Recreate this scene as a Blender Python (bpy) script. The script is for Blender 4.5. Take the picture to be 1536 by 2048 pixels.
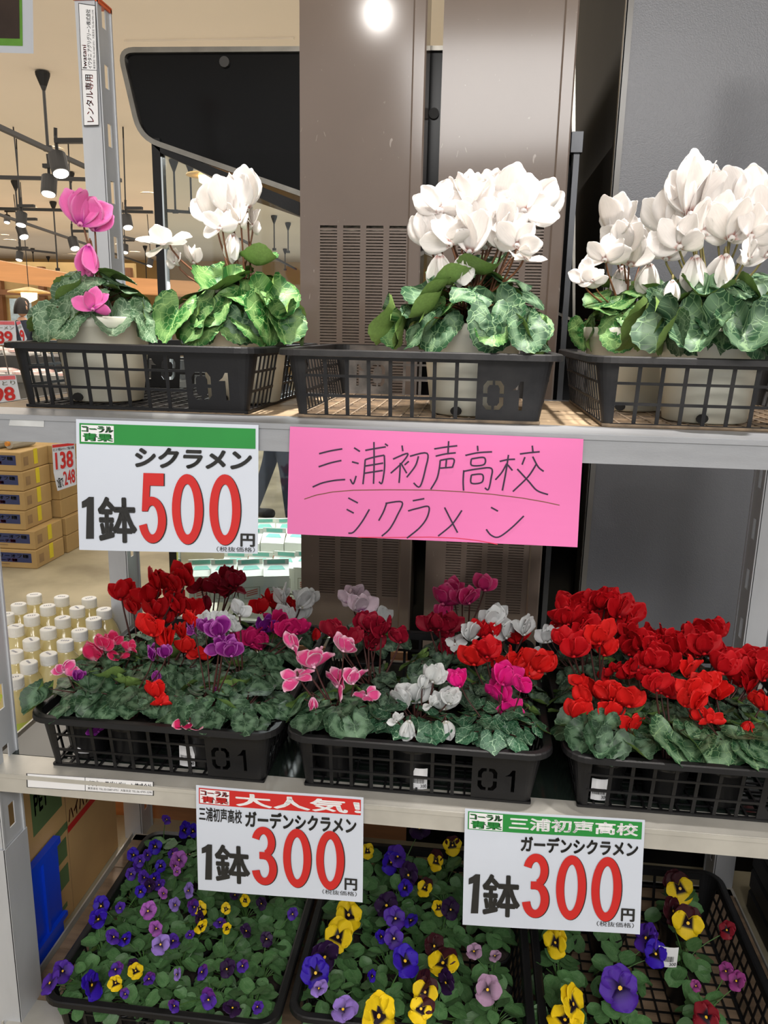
import bpy, math, random
from mathutils import Vector, Matrix
R = random.Random(7)
PI = math.pi
for o in list(bpy.data.objects): bpy.data.objects.remove(o)
SC = bpy.context.scene
COL = SC.collection

# ---------------------------------------------------------------- camera
CAM = Vector((.3332, -1.2718, 1.4193)); FPX = 1571.39; PIT, YAW, ROL = .2274, .1093, .0211
_fw = Vector((-math.sin(YAW)*math.cos(PIT), math.cos(YAW)*math.cos(PIT), -math.sin(PIT)))
_r = Vector((math.cos(YAW), math.sin(YAW), 0)); _u = _r.cross(_fw)
_R = _r*math.cos(ROL)+_u*math.sin(ROL); _U = -_r*math.sin(ROL)+_u*math.cos(ROL)
cd = bpy.data.cameras.new('camera'); cam = bpy.data.objects.new('camera', cd); COL.objects.link(cam)
cd.sensor_fit = 'HORIZONTAL'; cd.sensor_width = 36; cd.lens = 36*FPX/1536; cd.clip_start = .02; cd.clip_end = 100
cam.matrix_world = Matrix(((_R.x, _U.x, -_fw.x, CAM.x), (_R.y, _U.y, -_fw.y, CAM.y), (_R.z, _U.z, -_fw.z, CAM.z), (0, 0, 0, 1)))
SC.camera = cam
def ray(px, py): return _fw+_R*((px-768)/FPX)+_U*((1024-py)/FPX)
def atY(px, py, Y): d = ray(px, py); return CAM+d*((Y-CAM.y)/d.y)
def atZ(px, py, Z): d = ray(px, py); return CAM+d*((Z-CAM.z)/d.z)
def atX(px, py, X): d = ray(px, py); return CAM+d*((X-CAM.x)/d.x)
def pj(P): P = Vector(P)-CAM; d = P.dot(_fw); return 768+FPX*P.dot(_R)/d, 1024-FPX*P.dot(_U)/d
def xAt(px, Y, Z):
    x = 0.
    for _ in range(6):
        a = pj((x, Y, Z))[0]; b = pj((x+.01, Y, Z))[0]; x += (px-a)/(b-a)*.01
    return x

# ---------------------------------------------------------------- light
SC.view_settings.view_transform = 'Standard'; SC.view_settings.look = 'None'
SC.view_settings.gamma = 1; SC.view_settings.use_curve_mapping = False
SC.view_settings.exposure = 0.0
W = bpy.data.worlds.new('world'); SC.world = W; W.use_nodes = True
W.node_tree.nodes['Background'].inputs[0].default_value = (1, .985, .965, 1)
W.node_tree.nodes['Background'].inputs[1].default_value = .78
def area(name, loc, sx, sy, power, col=(1, .93, .84), target=None):
    l = bpy.data.lights.new(name, 'AREA'); l.shape = 'RECTANGLE'; l.size = sx; l.size_y = sy; l.energy = power; l.color = col
    o = bpy.data.objects.new(name, l); COL.objects.link(o); o.location = loc
    if target: o.rotation_euler = (Vector(target)-Vector(loc)).to_track_quat('-Z', 'Y').to_euler()
    return o
def spot(name, loc, target, power, ang=40, blend=.5, rad=.05, col=(1, .95, .9)):
    l = bpy.data.lights.new(name, 'SPOT'); l.energy = power; l.spot_size = math.radians(ang); l.spot_blend = blend
    l.shadow_soft_size = rad; l.color = col
    o = bpy.data.objects.new(name, l); COL.objects.link(o); o.location = loc
    o.rotation_euler = (Vector(target)-Vector(loc)).to_track_quat('-Z', 'Y').to_euler(); return o
area('unseen_overhead_light', (-3, 4.5, 3.1), 5, 5, 150)  # unseen area light over the near hall, no panel fixture built
area('unseen_overhead_light', (-6, 11, 3.1), 9, 7, 340)  # unseen area light over the far hall, no panel fixture built
area('ceiling_fill_light', (-3.5, 6, 1.9), 9, 10, 95, target=(-3.5, 6, 5))  # added unseen light facing up, brightens the near ceiling
area('ceiling_fill_light', (-8, 15, 1.9), 12, 9, 150, target=(-8, 15, 5))  # added unseen light facing up, brightens the far ceiling
area('unseen_overhead_light', (1.0, -2.6, 3.1), 2.5, 1.2, 112, (1, .97, .94), target=(.4, 0, .2))  # added unseen fill behind the camera, brightens the lower tiers
spot('spot_lamp_beam', (-.14, -.7, 2.72), (.1, .45, 1.65), 13, 76, .7, .03)
spot('spot_lamp_beam', (-.26, -.05, 2.9), (-.13, .24, 1.55), 330, 22, .7, .05)
spot('spot_lamp_beam', (.30, -.22, 2.9), (.33, .16, 1.55), 210, 26, .7, .05)
spot('spot_lamp_beam', (1.0, -.15, 2.9), (.72, .2, 1.55), 190, 32, .8, .05)
spot('spot_lamp_beam', (-1.1, 1.9, 2.8), (-.3, 1.35, .6), 90, 50, .6, .05)
area('cooler_fill_light', (-.25, 1.35, 1.55), .5, .4, 15, (1, 1, .98))  # added unseen fill under the canopy, brightens the cartons

# ---------------------------------------------------------------- materials
def lin(c):
    return tuple(((v/255)/12.92 if v/255 <= .04045 else ((v/255+.055)/1.055)**2.4) for v in c)+(1,)
MATS = {}
def N(nt, t, **kw):
    n = nt.nodes.new(t)
    for k, v in kw.items(): setattr(n, k, v)
    return n
def M(name, col=(128, 128, 128), rough=.5, metal=0, var=.12, scale=12, bump=0, bscale=80, spec=.5, emit=0, coat=0, col2=None, stretch=None, trans=0):
    if name in MATS: return MATS[name]
    m = bpy.data.materials.new(name); m.use_nodes = True; nt = m.node_tree; b = nt.nodes['Principled BSDF']
    c = lin(col); b.inputs['Roughness'].default_value = rough; b.inputs['Metallic'].default_value = metal
    b.inputs['Specular IOR Level'].default_value = spec
    b.inputs['Coat Weight'].default_value = coat
    tc = N(nt, 'ShaderNodeTexCoord'); mp = N(nt, 'ShaderNodeMapping'); nt.links.new(tc.outputs['Object'], mp.inputs[0])
    if stretch: mp.inputs['Scale'].default_value = stretch
    nz = N(nt, 'ShaderNodeTexNoise'); nz.inputs['Scale'].default_value = scale; nz.inputs['Detail'].default_value = 5
    nt.links.new(mp.outputs[0], nz.inputs['Vector'])
    mx = N(nt, 'ShaderNodeMix', data_type='RGBA')
    c2 = lin(col2) if col2 else tuple(v*(1-var*2) for v in c[:3])+(1,)
    rmp = N(nt, 'ShaderNodeMapRange'); rmp.inputs[1].default_value = .35; rmp.inputs[2].default_value = .65
    nt.links.new(nz.outputs[0], rmp.inputs[0]); nt.links.new(rmp.outputs[0], mx.inputs[0])
    mx.inputs[6].default_value = c; mx.inputs[7].default_value = c2
    nt.links.new(mx.outputs[2], b.inputs['Base Color'])
    if emit:
        b.inputs['Emission Strength'].default_value = emit; b.inputs['Emission Color'].default_value = c
    if bump:
        n2 = N(nt, 'ShaderNodeTexNoise'); n2.inputs['Scale'].default_value = bscale; nt.links.new(mp.outputs[0], n2.inputs['Vector'])
        bp = N(nt, 'ShaderNodeBump'); bp.inputs['Strength'].default_value = bump; bp.inputs['Distance'].default_value = .002
        nt.links.new(n2.outputs[0], bp.inputs['Height']); nt.links.new(bp.outputs[0], b.inputs['Normal'])
    if trans:
        t = N(nt, 'ShaderNodeBsdfTranslucent'); nt.links.new(mx.outputs[2], t.inputs[0]); ms = N(nt, 'ShaderNodeMixShader'); ms.inputs[0].default_value = trans
        nt.links.new(b.outputs[0], ms.inputs[1]); nt.links.new(t.outputs[0], ms.inputs[2]); nt.links.new(ms.outputs[0], nt.nodes['Material Output'].inputs[0])
    MATS[name] = m; return m
def math_n(nt, op, a, b=None, clamp=False):
    n = N(nt, 'ShaderNodeMath', operation=op); n.use_clamp = clamp
    for i, v in enumerate((a, b)):
        if v is None: continue
        if isinstance(v, (int, float)): n.inputs[i].default_value = v
        else: nt.links.new(v, n.inputs[i])
    return n.outputs[0]
def leaf_mat(name, dark, light, vein, vscale=7, ring=.6, veinw=.06, ringamt=.8, radial=0.):
    m = bpy.data.materials.new(name); m.use_nodes = True; nt = m.node_tree; b = nt.nodes['Principled BSDF']; L = nt.links.new
    uv = N(nt, 'ShaderNodeUVMap'); sp = N(nt, 'ShaderNodeSeparateXYZ'); L(uv.outputs[0], sp.inputs[0])
    dx = math_n(nt, 'SUBTRACT', sp.outputs[0], .38); rr = math_n(nt, 'SQRT', math_n(nt, 'ADD', math_n(nt, 'MULTIPLY', dx, dx), math_n(nt, 'MULTIPLY', sp.outputs[1], sp.outputs[1])))
    oi = N(nt, 'ShaderNodeObjectInfo'); cx = N(nt, 'ShaderNodeCombineXYZ'); L(sp.outputs[0], cx.inputs[0]); L(sp.outputs[1], cx.inputs[1]); L(math_n(nt, 'MULTIPLY', oi.outputs['Random'], 9), cx.inputs[2])
    nz = N(nt, 'ShaderNodeTexNoise'); nz.inputs['Scale'].default_value = 5; nz.inputs['Detail'].default_value = 4; L(cx.outputs[0], nz.inputs['Vector'])
    nn = math_n(nt, 'MULTIPLY', math_n(nt, 'SUBTRACT', nz.outputs[0], .5), .5)
    q = math_n(nt, 'ABSOLUTE', math_n(nt, 'SUBTRACT', math_n(nt, 'ADD', math_n(nt, 'MULTIPLY', rr, 2), nn), ring))
    band = N(nt, 'ShaderNodeMapRange'); band.inputs[1].default_value = .26; band.inputs[2].default_value = .08; L(q, band.inputs[0])
    vo = N(nt, 'ShaderNodeTexVoronoi', feature='DISTANCE_TO_EDGE'); vo.inputs['Scale'].default_value = vscale; L(cx.outputs[0], vo.inputs['Vector'])
    ve = N(nt, 'ShaderNodeMapRange'); ve.inputs[1].default_value = veinw; ve.inputs[2].default_value = veinw*.25; L(vo.outputs[0], ve.inputs[0])
    an = math_n(nt, 'ARCTAN2', sp.outputs[1], math_n(nt, 'ADD', sp.outputs[0], .02))
    ra = math_n(nt, 'ABSOLUTE', math_n(nt, 'SINE', math_n(nt, 'MULTIPLY', math_n(nt, 'ADD', an, nn), 3.5)))
    rv = N(nt, 'ShaderNodeMapRange'); rv.inputs[1].default_value = .13; rv.inputs[2].default_value = .03; L(ra, rv.inputs[0])
    mx = N(nt, 'ShaderNodeMix', data_type='RGBA'); mx.inputs[6].default_value = lin(dark); mx.inputs[7].default_value = lin(light)
    L(math_n(nt, 'MULTIPLY', band.outputs[0], ringamt), mx.inputs[0])
    m2 = N(nt, 'ShaderNodeMix', data_type='RGBA'); L(mx.outputs[2], m2.inputs[6]); m2.inputs[7].default_value = lin(vein)
    vf = math_n(nt, 'MAXIMUM', math_n(nt, 'MULTIPLY', ve.outputs[0], .6), math_n(nt, 'MULTIPLY', rv.outputs[0], .75 if not radial else radial)); L(vf, m2.inputs[0])
    hs = N(nt, 'ShaderNodeHueSaturation'); L(m2.outputs[2], hs.inputs['Color'])
    L(math_n(nt, 'ADD', math_n(nt, 'MULTIPLY', oi.outputs['Random'], .5), .78), hs.inputs['Value'])
    L(hs.outputs[0], b.inputs['Base Color']); b.inputs['Roughness'].default_value = .48; b.inputs['Specular IOR Level'].default_value = .4
    bp = N(nt, 'ShaderNodeBump'); bp.inputs['Strength'].default_value = .35; bp.inputs['Distance'].default_value = .002; bp.invert = True
    L(vf, bp.inputs['Height']); L(bp.outputs[0], b.inputs['Normal'])
    MATS[name] = m; return m
def petal_mat(name, base, mid, edge, trans=.22, em=.78, bm=.28, b0=.02):
    m = bpy.data.materials.new(name); m.use_nodes = True; nt = m.node_tree; b = nt.nodes['Principled BSDF']; L = nt.links.new
    uv = N(nt, 'ShaderNodeUVMap'); sp = N(nt, 'ShaderNodeSeparateXYZ'); L(uv.outputs[0], sp.inputs[0])
    e = math_n(nt, 'MULTIPLY', math_n(nt, 'ABSOLUTE', math_n(nt, 'SUBTRACT', sp.outputs[0], .5)), 2)
    ee = math_n(nt, 'MAXIMUM', e, sp.outputs[1])
    r1 = N(nt, 'ShaderNodeMapRange'); r1.inputs[1].default_value = b0; r1.inputs[2].default_value = bm; L(sp.outputs[1], r1.inputs[0])
    r2 = N(nt, 'ShaderNodeMapRange'); r2.inputs[1].default_value = em; r2.inputs[2].default_value = min(em+.2, 1.05); L(ee, r2.inputs[0])
    a = N(nt, 'ShaderNodeMix', data_type='RGBA'); a.inputs[6].default_value = lin(base); a.inputs[7].default_value = lin(mid); L(r1.outputs[0], a.inputs[0])
    c = N(nt, 'ShaderNodeMix', data_type='RGBA'); L(a.outputs[2], c.inputs[6]); c.inputs[7].default_value = lin(edge); L(r2.outputs[0], c.inputs[0])
    wv = N(nt, 'ShaderNodeTexNoise'); wv.inputs['Scale'].default_value = 6; mp = N(nt, 'ShaderNodeMapping'); mp.inputs['Scale'].default_value = (5, .6, 1); L(uv.outputs[0], mp.inputs[0]); L(mp.outputs[0], wv.inputs['Vector'])
    oi = N(nt, 'ShaderNodeObjectInfo')
    hs = N(nt, 'ShaderNodeHueSaturation'); L(c.outputs[2], hs.inputs['Color'])
    L(math_n(nt, 'ADD', math_n(nt, 'ADD', math_n(nt, 'MULTIPLY', wv.outputs[0], .22), .82), math_n(nt, 'MULTIPLY', oi.outputs['Random'], .12)), hs.inputs['Value'])
    L(hs.outputs[0], b.inputs['Base Color']); b.inputs['Roughness'].default_value = .55; b.inputs['Specular IOR Level'].default_value = .3
    t = N(nt, 'ShaderNodeBsdfTranslucent'); L(hs.outputs[0], t.inputs[0]); ms = N(nt, 'ShaderNodeMixShader'); ms.inputs[0].default_value = trans
    L(b.outputs[0], ms.inputs[1]); L(t.outputs[0], ms.inputs[2]); L(ms.outputs[0], nt.nodes['Material Output'].inputs[0])
    MATS[name] = m; return m
def glass_mat(name, tint, refl=.08):
    m = bpy.data.materials.new(name); m.use_nodes = True; nt = m.node_tree; L = nt.links.new
    t = N(nt, 'ShaderNodeBsdfTransparent'); t.inputs[0].default_value = lin(tint); g = N(nt, 'ShaderNodeBsdfGlossy'); g.inputs['Roughness'].default_value = .03
    f = N(nt, 'ShaderNodeFresnel'); f.inputs[0].default_value = 1.5
    ms = N(nt, 'ShaderNodeMixShader'); L(f.outputs[0], ms.inputs[0]); L(t.outputs[0], ms.inputs[1]); L(g.outputs[0], ms.inputs[2]); L(ms.outputs[0], nt.nodes['Material Output'].inputs[0])
    MATS[name] = m; return m

# ---------------------------------------------------------------- mesh builder
class MB:
    def __init__(s): s.v = []; s.f = []; s.m = []; s.uv = []
    def add(s, vs, fs, mi=0, uvs=None):
        k = len(s.v); s.v += [tuple(v) for v in vs]; s.uv += (uvs if uvs else [(0, 0)]*len(vs))
        s.f += [tuple(i+k for i in f) for f in fs]; s.m += [mi]*len(fs); return s
    def box(s, x0, y0, z0, x1, y1, z1, mi=0, fn=None):
        vs = [(x, y, z) for x in (x0, x1) for y in (y0, y1) for z in (z0, z1)]
        if fn: vs = [fn(*v) for v in vs]
        return s.add(vs, [(0, 1, 3, 2), (4, 6, 7, 5), (0, 4, 5, 1), (2, 3, 7, 6), (0, 2, 6, 4), (1, 5, 7, 3)], mi)
    def bbox(s, x0, y0, z0, x1, y1, z1, b=.003, mi=0):
        # box with bevelled vertical edges and top edge
        def ring(i, z): return [(x0+i, y0+b, z), (x0+b, y0+i, z), (x1-b, y0+i, z), (x1-i, y0+b, z), (x1-i, y1-b, z), (x1-b, y1-i, z), (x0+b, y1-i, z), (x0+i, y1-b, z)]
        vs = ring(b*.7, z0)+ring(0, z0+b)+ring(0, z1-b)+ring(b*.7, z1); fs = []
        for k in range(3):
            for i in range(8): j = (i+1) % 8; fs.append((k*8+i, k*8+j, k*8+8+j, k*8+8+i))
        fs.append(tuple(range(7, -1, -1))); fs.append(tuple(range(24, 32)))
        return s.add(vs, fs, mi)
    def tube(s, pts, rad, seg=6, mi=0, cap=True):
        pts = [Vector(p) for p in pts]; n = len(pts); vs = []; fs = []
        if not isinstance(rad, (list, tuple)): rad = [rad]*n
        t0 = (pts[1]-pts[0]).normalized(); up = Vector((0, 0, 1)) if abs(t0.z) < .9 else Vector((1, 0, 0)); a = t0.cross(up).normalized()
        for i, p in enumerate(pts):
            t = (pts[min(i+1, n-1)]-pts[max(i-1, 0)]).normalized(); a = (a-t*a.dot(t)).normalized(); b = t.cross(a)
            for k in range(seg):
                q = 2*PI*k/seg; vs.append(p+(a*math.cos(q)+b*math.sin(q))*rad[i])
        for i in range(n-1):
            for k in range(seg): j = (k+1) % seg; fs.append((i*seg+k, i*seg+j, (i+1)*seg+j, (i+1)*seg+k))
        if cap: fs.append(tuple(range(seg-1, -1, -1))); fs.append(tuple((n-1)*seg+k for k in range(seg)))
        return s.add(vs, fs, mi)
    def lathe(s, prof, seg=24, c=(0, 0, 0), mi=0, sq=0):
        vs = []; fs = []; n = len(prof)
        for r, z in prof:
            for k in range(seg):
                q = 2*PI*k/seg; f = 1
                if sq: f = 1+sq*(abs(math.sin(2*q))**2)
                vs.append((c[0]+r*f*math.cos(q), c[1]+r*f*math.sin(q), c[2]+z))
        for i in range(n-1):
            for k in range(seg): j = (k+1) % seg; fs.append((i*seg+k, i*seg+j, (i+1)*seg+j, (i+1)*seg+k))
        if prof[0][0] > 1e-4: fs.append(tuple(range(seg-1, -1, -1)))
        if prof[-1][0] > 1e-4: fs.append(tuple((n-1)*seg+k for k in range(seg)))
        return s.add(vs, fs, mi)
    def prism(s, poly, fn, d0, d1, mi=0):
        n = len(poly); vs = [fn(a, b, d0) for a, b in poly]+[fn(a, b, d1) for a, b in poly]
        fs = [tuple(range(n)), tuple(range(2*n-1, n-1, -1))]+[(i, n+i, n+(i+1) % n, (i+1) % n) for i in range(n)]
        return s.add(vs, fs, mi)
    def mesh(s, name, mats, smooth=False):
        me = bpy.data.meshes.new(name); me.from_pydata(s.v, [], s.f)
        for m in (mats if isinstance(mats, (list, tuple)) else [mats]): me.materials.append(m)
        if any(s.m): me.polygons.foreach_set('material_index', s.m)
        if any(u != (0, 0) for u in s.uv[:60]):
            l = me.uv_layers.new(name='UVMap'); idx = [0]*len(me.loops); me.loops.foreach_get('vertex_index', idx)
            fl = []
            for i in idx: fl += s.uv[i]
            l.data.foreach_set('uv', fl)
        if smooth: me.shade_smooth()
        me.update(); return me
def place(name, me, parent=None, mat=None, loc=(0, 0, 0)):
    o = bpy.data.objects.new(name, me); COL.objects.link(o)
    if parent: o.parent = parent
    if mat is not None: o.matrix_local = mat
    else: o.location = loc
    return o
def tag(o, label=None, cat=None, group=None, kind=None):
    if label: o['label'] = label
    if cat: o['category'] = cat
    if group: o['group'] = group
    if kind: o['kind'] = kind
    return o
def empty(name, loc, label, cat, group=None):
    o = bpy.data.objects.new(name, None); COL.objects.link(o); o.location = loc; o.empty_display_size = .02
    return tag(o, label, cat, group)
def shift(mb, loc):
    l = Vector(loc); mb.v = [(v[0]-l.x, v[1]-l.y, v[2]-l.z) for v in mb.v]; return mb
def part(name, mb, mats, par, smooth=False, label=None):
    """mesh given in world coordinates, parented to an unrotated thing"""
    w = Vector(par.location)
    if par.parent: w = w+Vector(par.parent.location)
    o = place(name, shift(mb, w).mesh(name, mats, smooth), par)
    if label: o['label'] = label
    return o
def solo(name, mb, mats, label, cat, group=None, smooth=False, org=None):
    org = org or mb.v[0]; o = place(name, shift(mb, org).mesh(name, mats, smooth), None, loc=org); return tag(o, label, cat, group)
def struct(name, mb, mats):
    o = place(name, mb.mesh(name, mats)); o['kind'] = 'structure'; return o

# ---------------------------------------------------------------- lettering
_TC = {}
def glyphs(s, bold=0.0):
    k = (s, bold)
    if k in _TC: return _TC[k]
    c = bpy.data.curves.new('t', 'FONT'); c.body = s; c.size = 1; c.resolution_u = 3; c.fill_mode = 'FRONT'
    o = bpy.data.objects.new('t', c); COL.objects.link(o)
    dg = bpy.context.evaluated_depsgraph_get(); me = bpy.data.meshes.new_from_object(o.evaluated_get(dg))
    v0 = [(p.co.x, p.co.y) for p in me.vertices]; f0 = [tuple(p.vertices) for p in me.polygons]
    bpy.data.objects.remove(o); bpy.data.curves.remove(c); bpy.data.meshes.remove(me)
    v = []; f = []
    for q in ([(0, 0)]+([(bold*math.cos(i*PI/4+PI/8), bold*math.sin(i*PI/4+PI/8)) for i in range(8)] if bold else [])):
        n = len(v); v += [(a+q[0], b+q[1]) for a, b in v0]; f += [tuple(i+n for i in ff) for ff in f0]
    x0 = min(a for a, b in v); x1 = max(a for a, b in v); y0 = min(b for a, b in v); y1 = max(b for a, b in v)
    v = [((a-x0)/(x1-x0 or 1), 1-(b-y0)/(y1-y0 or 1)) for a, b in v]
    _TC[k] = (v, f); return _TC[k]
def digit(ch):
    """tall rounded numerals as polygons strips in a unit box (v down)"""
    v = []; f = []
    def strip(L, Rr):
        n = len(v); k = len(L); v.extend(L+Rr); f.extend([(n+i, n+i+1, n+k+i+1, n+k+i) for i in range(k-1)])
    def ell(cx, cy, rx, ry, tx, ty, a0, a1, n=26):
        A = [math.radians(a0+(a1-a0)*i/n) for i in range(n+1)]
        strip([(cx+rx*math.cos(a), cy+ry*math.sin(a)) for a in A], [(cx+(rx-tx)*math.cos(a), cy+(ry-ty)*math.sin(a)) for a in A])
    if ch == '0': ell(.5, .5, .5, .5, .27, .14, 0, 360, 40)
    elif ch == '3': ell(.47, .265, .47, .265, .29, .125, -165, 78); ell(.49, .715, .51, .285, .31, .125, -95, 170); strip([(.3, .43), (.62, .43)], [(.3, .55), (.62, .55)])
    elif ch == '5': ell(.47, .665, .53, .335, .31, .125, -125, 165); strip([(.17, 0), (.94, 0)], [(.15, .175), (.93, .175)]); strip([(.17, 0), (.08, .54)], [(.42, .1), (.35, .50)]); strip([(.08, .54), (.30, .54)], [(.12, .40), (.42, .42)])
    else: strip([(.0, .12), (.35, .06), (.6, .0), (1, 0)], [(0, .27), (.3, .24), (.45, .22), (.97, .3)]); strip([(.42, .1), (.25, 1)], [(1, .0), (.9, .99)])
    return v, f
def text_mb(s, S, u0, v0, u1, v1, h=.0005, bold=0., rot=0, mb=None, skew=0, mi=0):
    """text fitted in the box u0..u1, v0..v1 (v down) of surface S(u,v,h); rot=90 reads bottom to top"""
    vs, fs = digit(s) if s in '0135' and len(s) == 1 else glyphs(s, bold); out = []
    for a, b in vs:
        if rot == 90: a, b = b, 1-a
        a2 = a+skew*(.5-b); out.append(S(u0+(u1-u0)*a2, v0+(v1-v0)*b, h))
    mb = mb or MB(); return mb.add(out, [f[::-1] if rot == 0 else f[::-1] for f in fs], mi)
def quadS(c, n=None, bend=0.):
    """surface through 4 corners tl,tr,br,bl"""
    tl, tr, br, bl = [Vector(p) for p in c]; n = n or (tr-tl).cross(bl-tl).normalized()*-1
    if (CAM-tl).dot(n) < 0: n = -n
    def S(u, v, h=0): return (tl*(1-u)+tr*u)*(1-v)+(bl*(1-u)+br*u)*v+n*(h+bend*(math.sin(v*PI*1.3+u*2)*.5+math.sin(u*PI*1.7)*.5))
    return S
def sheet(S, mb=None, nu=8, nv=8, th=.0004, u0=0, u1=1, v0=0, v1=1, h=0, mi=0):
    mb = mb or MB(); vs = []; fs = []
    for hh in (h, h-th):
        for j in range(nv+1):
            for i in range(nu+1): vs.append(S(u0+(u1-u0)*i/nu, v0+(v1-v0)*j/nv, hh))
    K = (nu+1)*(nv+1)
    for j in range(nv):
        for i in range(nu):
            a = j*(nu+1)+i; fs.append((a, a+nu+1, a+nu+2, a+1)); fs.append((K+a, K+a+1, K+a+nu+2, K+a+nu+1))
    for i in range(nu):
        fs.append((i, i+1, K+i+1, K+i)); a = nv*(nu+1)+i; fs.append((a, K+a, K+a+1, a+1))
    for j in range(nv):
        a = j*(nu+1); fs.append((a, K+a, K+a+nu+1, a+nu+1)); a += nu; fs.append((a, a+nu+1, K+a+nu+1, K+a))
    return mb.add(vs, fs, mi)
def ribbon(pts, w, S, h, mb):
    P = [Vector(p) for p in pts]; L = []; Rr = []
    for i, p in enumerate(P):
        t = (P[min(i+1, len(P)-1)]-P[max(i-1, 0)]); t = t.normalized() if t.length else Vector((1, 0)); n = Vector((-t.y, t.x))*w/2
        L.append(p+n); Rr.append(p-n)
    vs = [S(q.x, q.y, h) for q in L]+[S(q.x, q.y, h) for q in Rr]; n = len(P)
    return mb.add(vs, [(i, i+1, n+i+1, n+i) for i in range(n-1)])

ALU = M('brushed_aluminium', (158, 160, 164), .42, .3, .04, 18, .08, 200, stretch=(1, 4, 4))
ALUL = M('pale_aluminium', (205, 202, 194), .45, .35, .08, 14, .1, 60)
POSTM = M('galvanised_post', (200, 203, 208), .4, .2, .05, 14, .08, 150, stretch=(1, 1, .3))
STEEL = M('satin_steel', (150, 146, 138), .3, .85, .1, 20)
BLK = M('black_plastic', (24, 24, 26), .45, 0, .15, 14, .12, 260, spec=.35)
BLKD = M('dusty_black_plastic', (26, 26, 28), .5, 0, .1, 22, .1, 200, col2=(44, 43, 43), spec=.3)
PAPER = M('white_paper', (210, 217, 230), .55, 0, .02, 3)
PINKP = M('pink_paper', (228, 118, 178), .65, 0, .03, 3)
GREENI = M('green_print', (38, 142, 62), .5, 0, .04)
REDI = M('red_print', (205, 38, 36), .5, 0, .04)
BLKI = M('black_print', (38, 38, 38), .5, 0, .04)
WHI = M('white_print', (238, 238, 240), .5, 0, .02)
MARK = M('marker_ink', (52, 34, 62), .4, 0, .1)
OLIVE = M('brown_pen_ink', (120, 78, 48), .4, 0, .05)
REDPEN = M('red_pen_ink', (215, 45, 75), .4, 0, .05)
#CONTINUE

# ================================================================ ROOM
CONC = M('stained_concrete', (186, 176, 148), .55, 0, .1, 2.2, .1, 30, col2=(140, 131, 108))
CEIL = M('cream_ceiling', (230, 218, 200), .8, 0, .03, .6)
struct('floor', MB().box(-16, -2.5, -.05, 7, 22, 0), CONC)
struct('ceiling', MB().box(-16, -2.5, 3.2, 7, 22, 3.26), CEIL)
struct('wall_back', MB().box(-16, 21, 0, 7, 21.1, 3.2), M('ochre_wall', (196, 160, 104), .8, 0, .1, 1))
struct('wall_left', MB().box(-16.1, -2.5, 0, -16, 22, 3.2), M('ochre_wall'))
t = MB()
for a, b in (((250, 83), (590, 80)),):
    p = atZ(*a, 3.195); q = atZ(*b, 3.195); t.box(min(p.x, q.x), p.y-.012, 3.188, max(p.x, q.x), p.y+.012, 3.2)
struct('trim_1', t, M('cream_ceiling'))

# ================================================================ GLASS-SIDED COOLER BEHIND THE RACK
GLOSSBLK = M('gloss_black_panel', (12, 12, 13), .2, 0, .05, 5, spec=.18)
case = empty('display_cooler', (-.2, 1.1, 0), 'black-sided open display cooler with a steel-edged canopy and glass end pane, behind the brown panels', 'cooler')
YC = 1.05
def outline(pts, r, n=6):
    out = []
    for i, p in enumerate(pts):
        a = Vector(pts[i-1]); b = Vector(p); c = Vector(pts[(i+1) % len(pts)])
        if r[i] == 0: out.append(tuple(b)); continue
        u = (a-b).normalized()*r[i]; w = (c-b).normalized()*r[i]
        for k in range(n+1):
            s = k/n; q = (b+u)*(1-s)**2+b*2*s*(1-s)+(b+w)*s*s; out.append(tuple(q))
    return out
def onY(y): return lambda a, b, d: (a, y+d, b)
cp = [atY(236, 97, YC), atY(1150, 93, YC), atY(1150, 640, YC), atY(597, 392, YC), atY(279, 281, YC)]
cp = [(p.x, p.z) for p in cp]; cp[2] = (cp[2][0], 1.45)
ol = outline(cp, [.05, 0, 0, 0, .06])
part('canopy_panel', MB().prism(ol, onY(YC), 0, .9), GLOSSBLK, case)
tr = MB(); o2 = outline(cp, [.05, 0, 0, 0, .06]); cen = Vector((sum(a for a, b in cp)/5, sum(b for a, b in cp)/5))
i0 = [i for i in range(len(o2))]
path = o2
vs = []; fs = []; n = len(path)
for i, p in enumerate(path):
    a = Vector(path[i-1]); b = Vector(p); c = Vector(path[(i+1) % n]); t1 = ((b-a).normalized()+(c-b).normalized()).normalized()
    nn = Vector((t1.y, -t1.x)); q = b+nn*.014
    if (q-cen).length > (b-cen).length: q = b-nn*.014
    vs += [(b.x, YC-.012, b.y), (q.x, YC-.012, q.y), (b.x, YC+.01, b.y), (q.x, YC+.001, q.y)]
for i in range(n):
    j = (i+1) % n
    for a, b in ((0, 1), (1, 3), (2, 0)): fs.append((i*4+a, i*4+b, j*4+b, j*4+a))
part('steel_edge_trim', MB().add(vs, fs), STEEL, case)
for px, py in ((450, 125), (868, 228)):
    k = MB(); c = atY(px, py, YC); k.prism([(c.x+.014*math.cos(q*PI/8), c.z+.014*math.sin(q*PI/8)) for q in range(16)], onY(YC-.008), 0, .01)
    part('screw_cover', k, M('grey_rubber', (58, 56, 54), .5), case)
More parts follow.
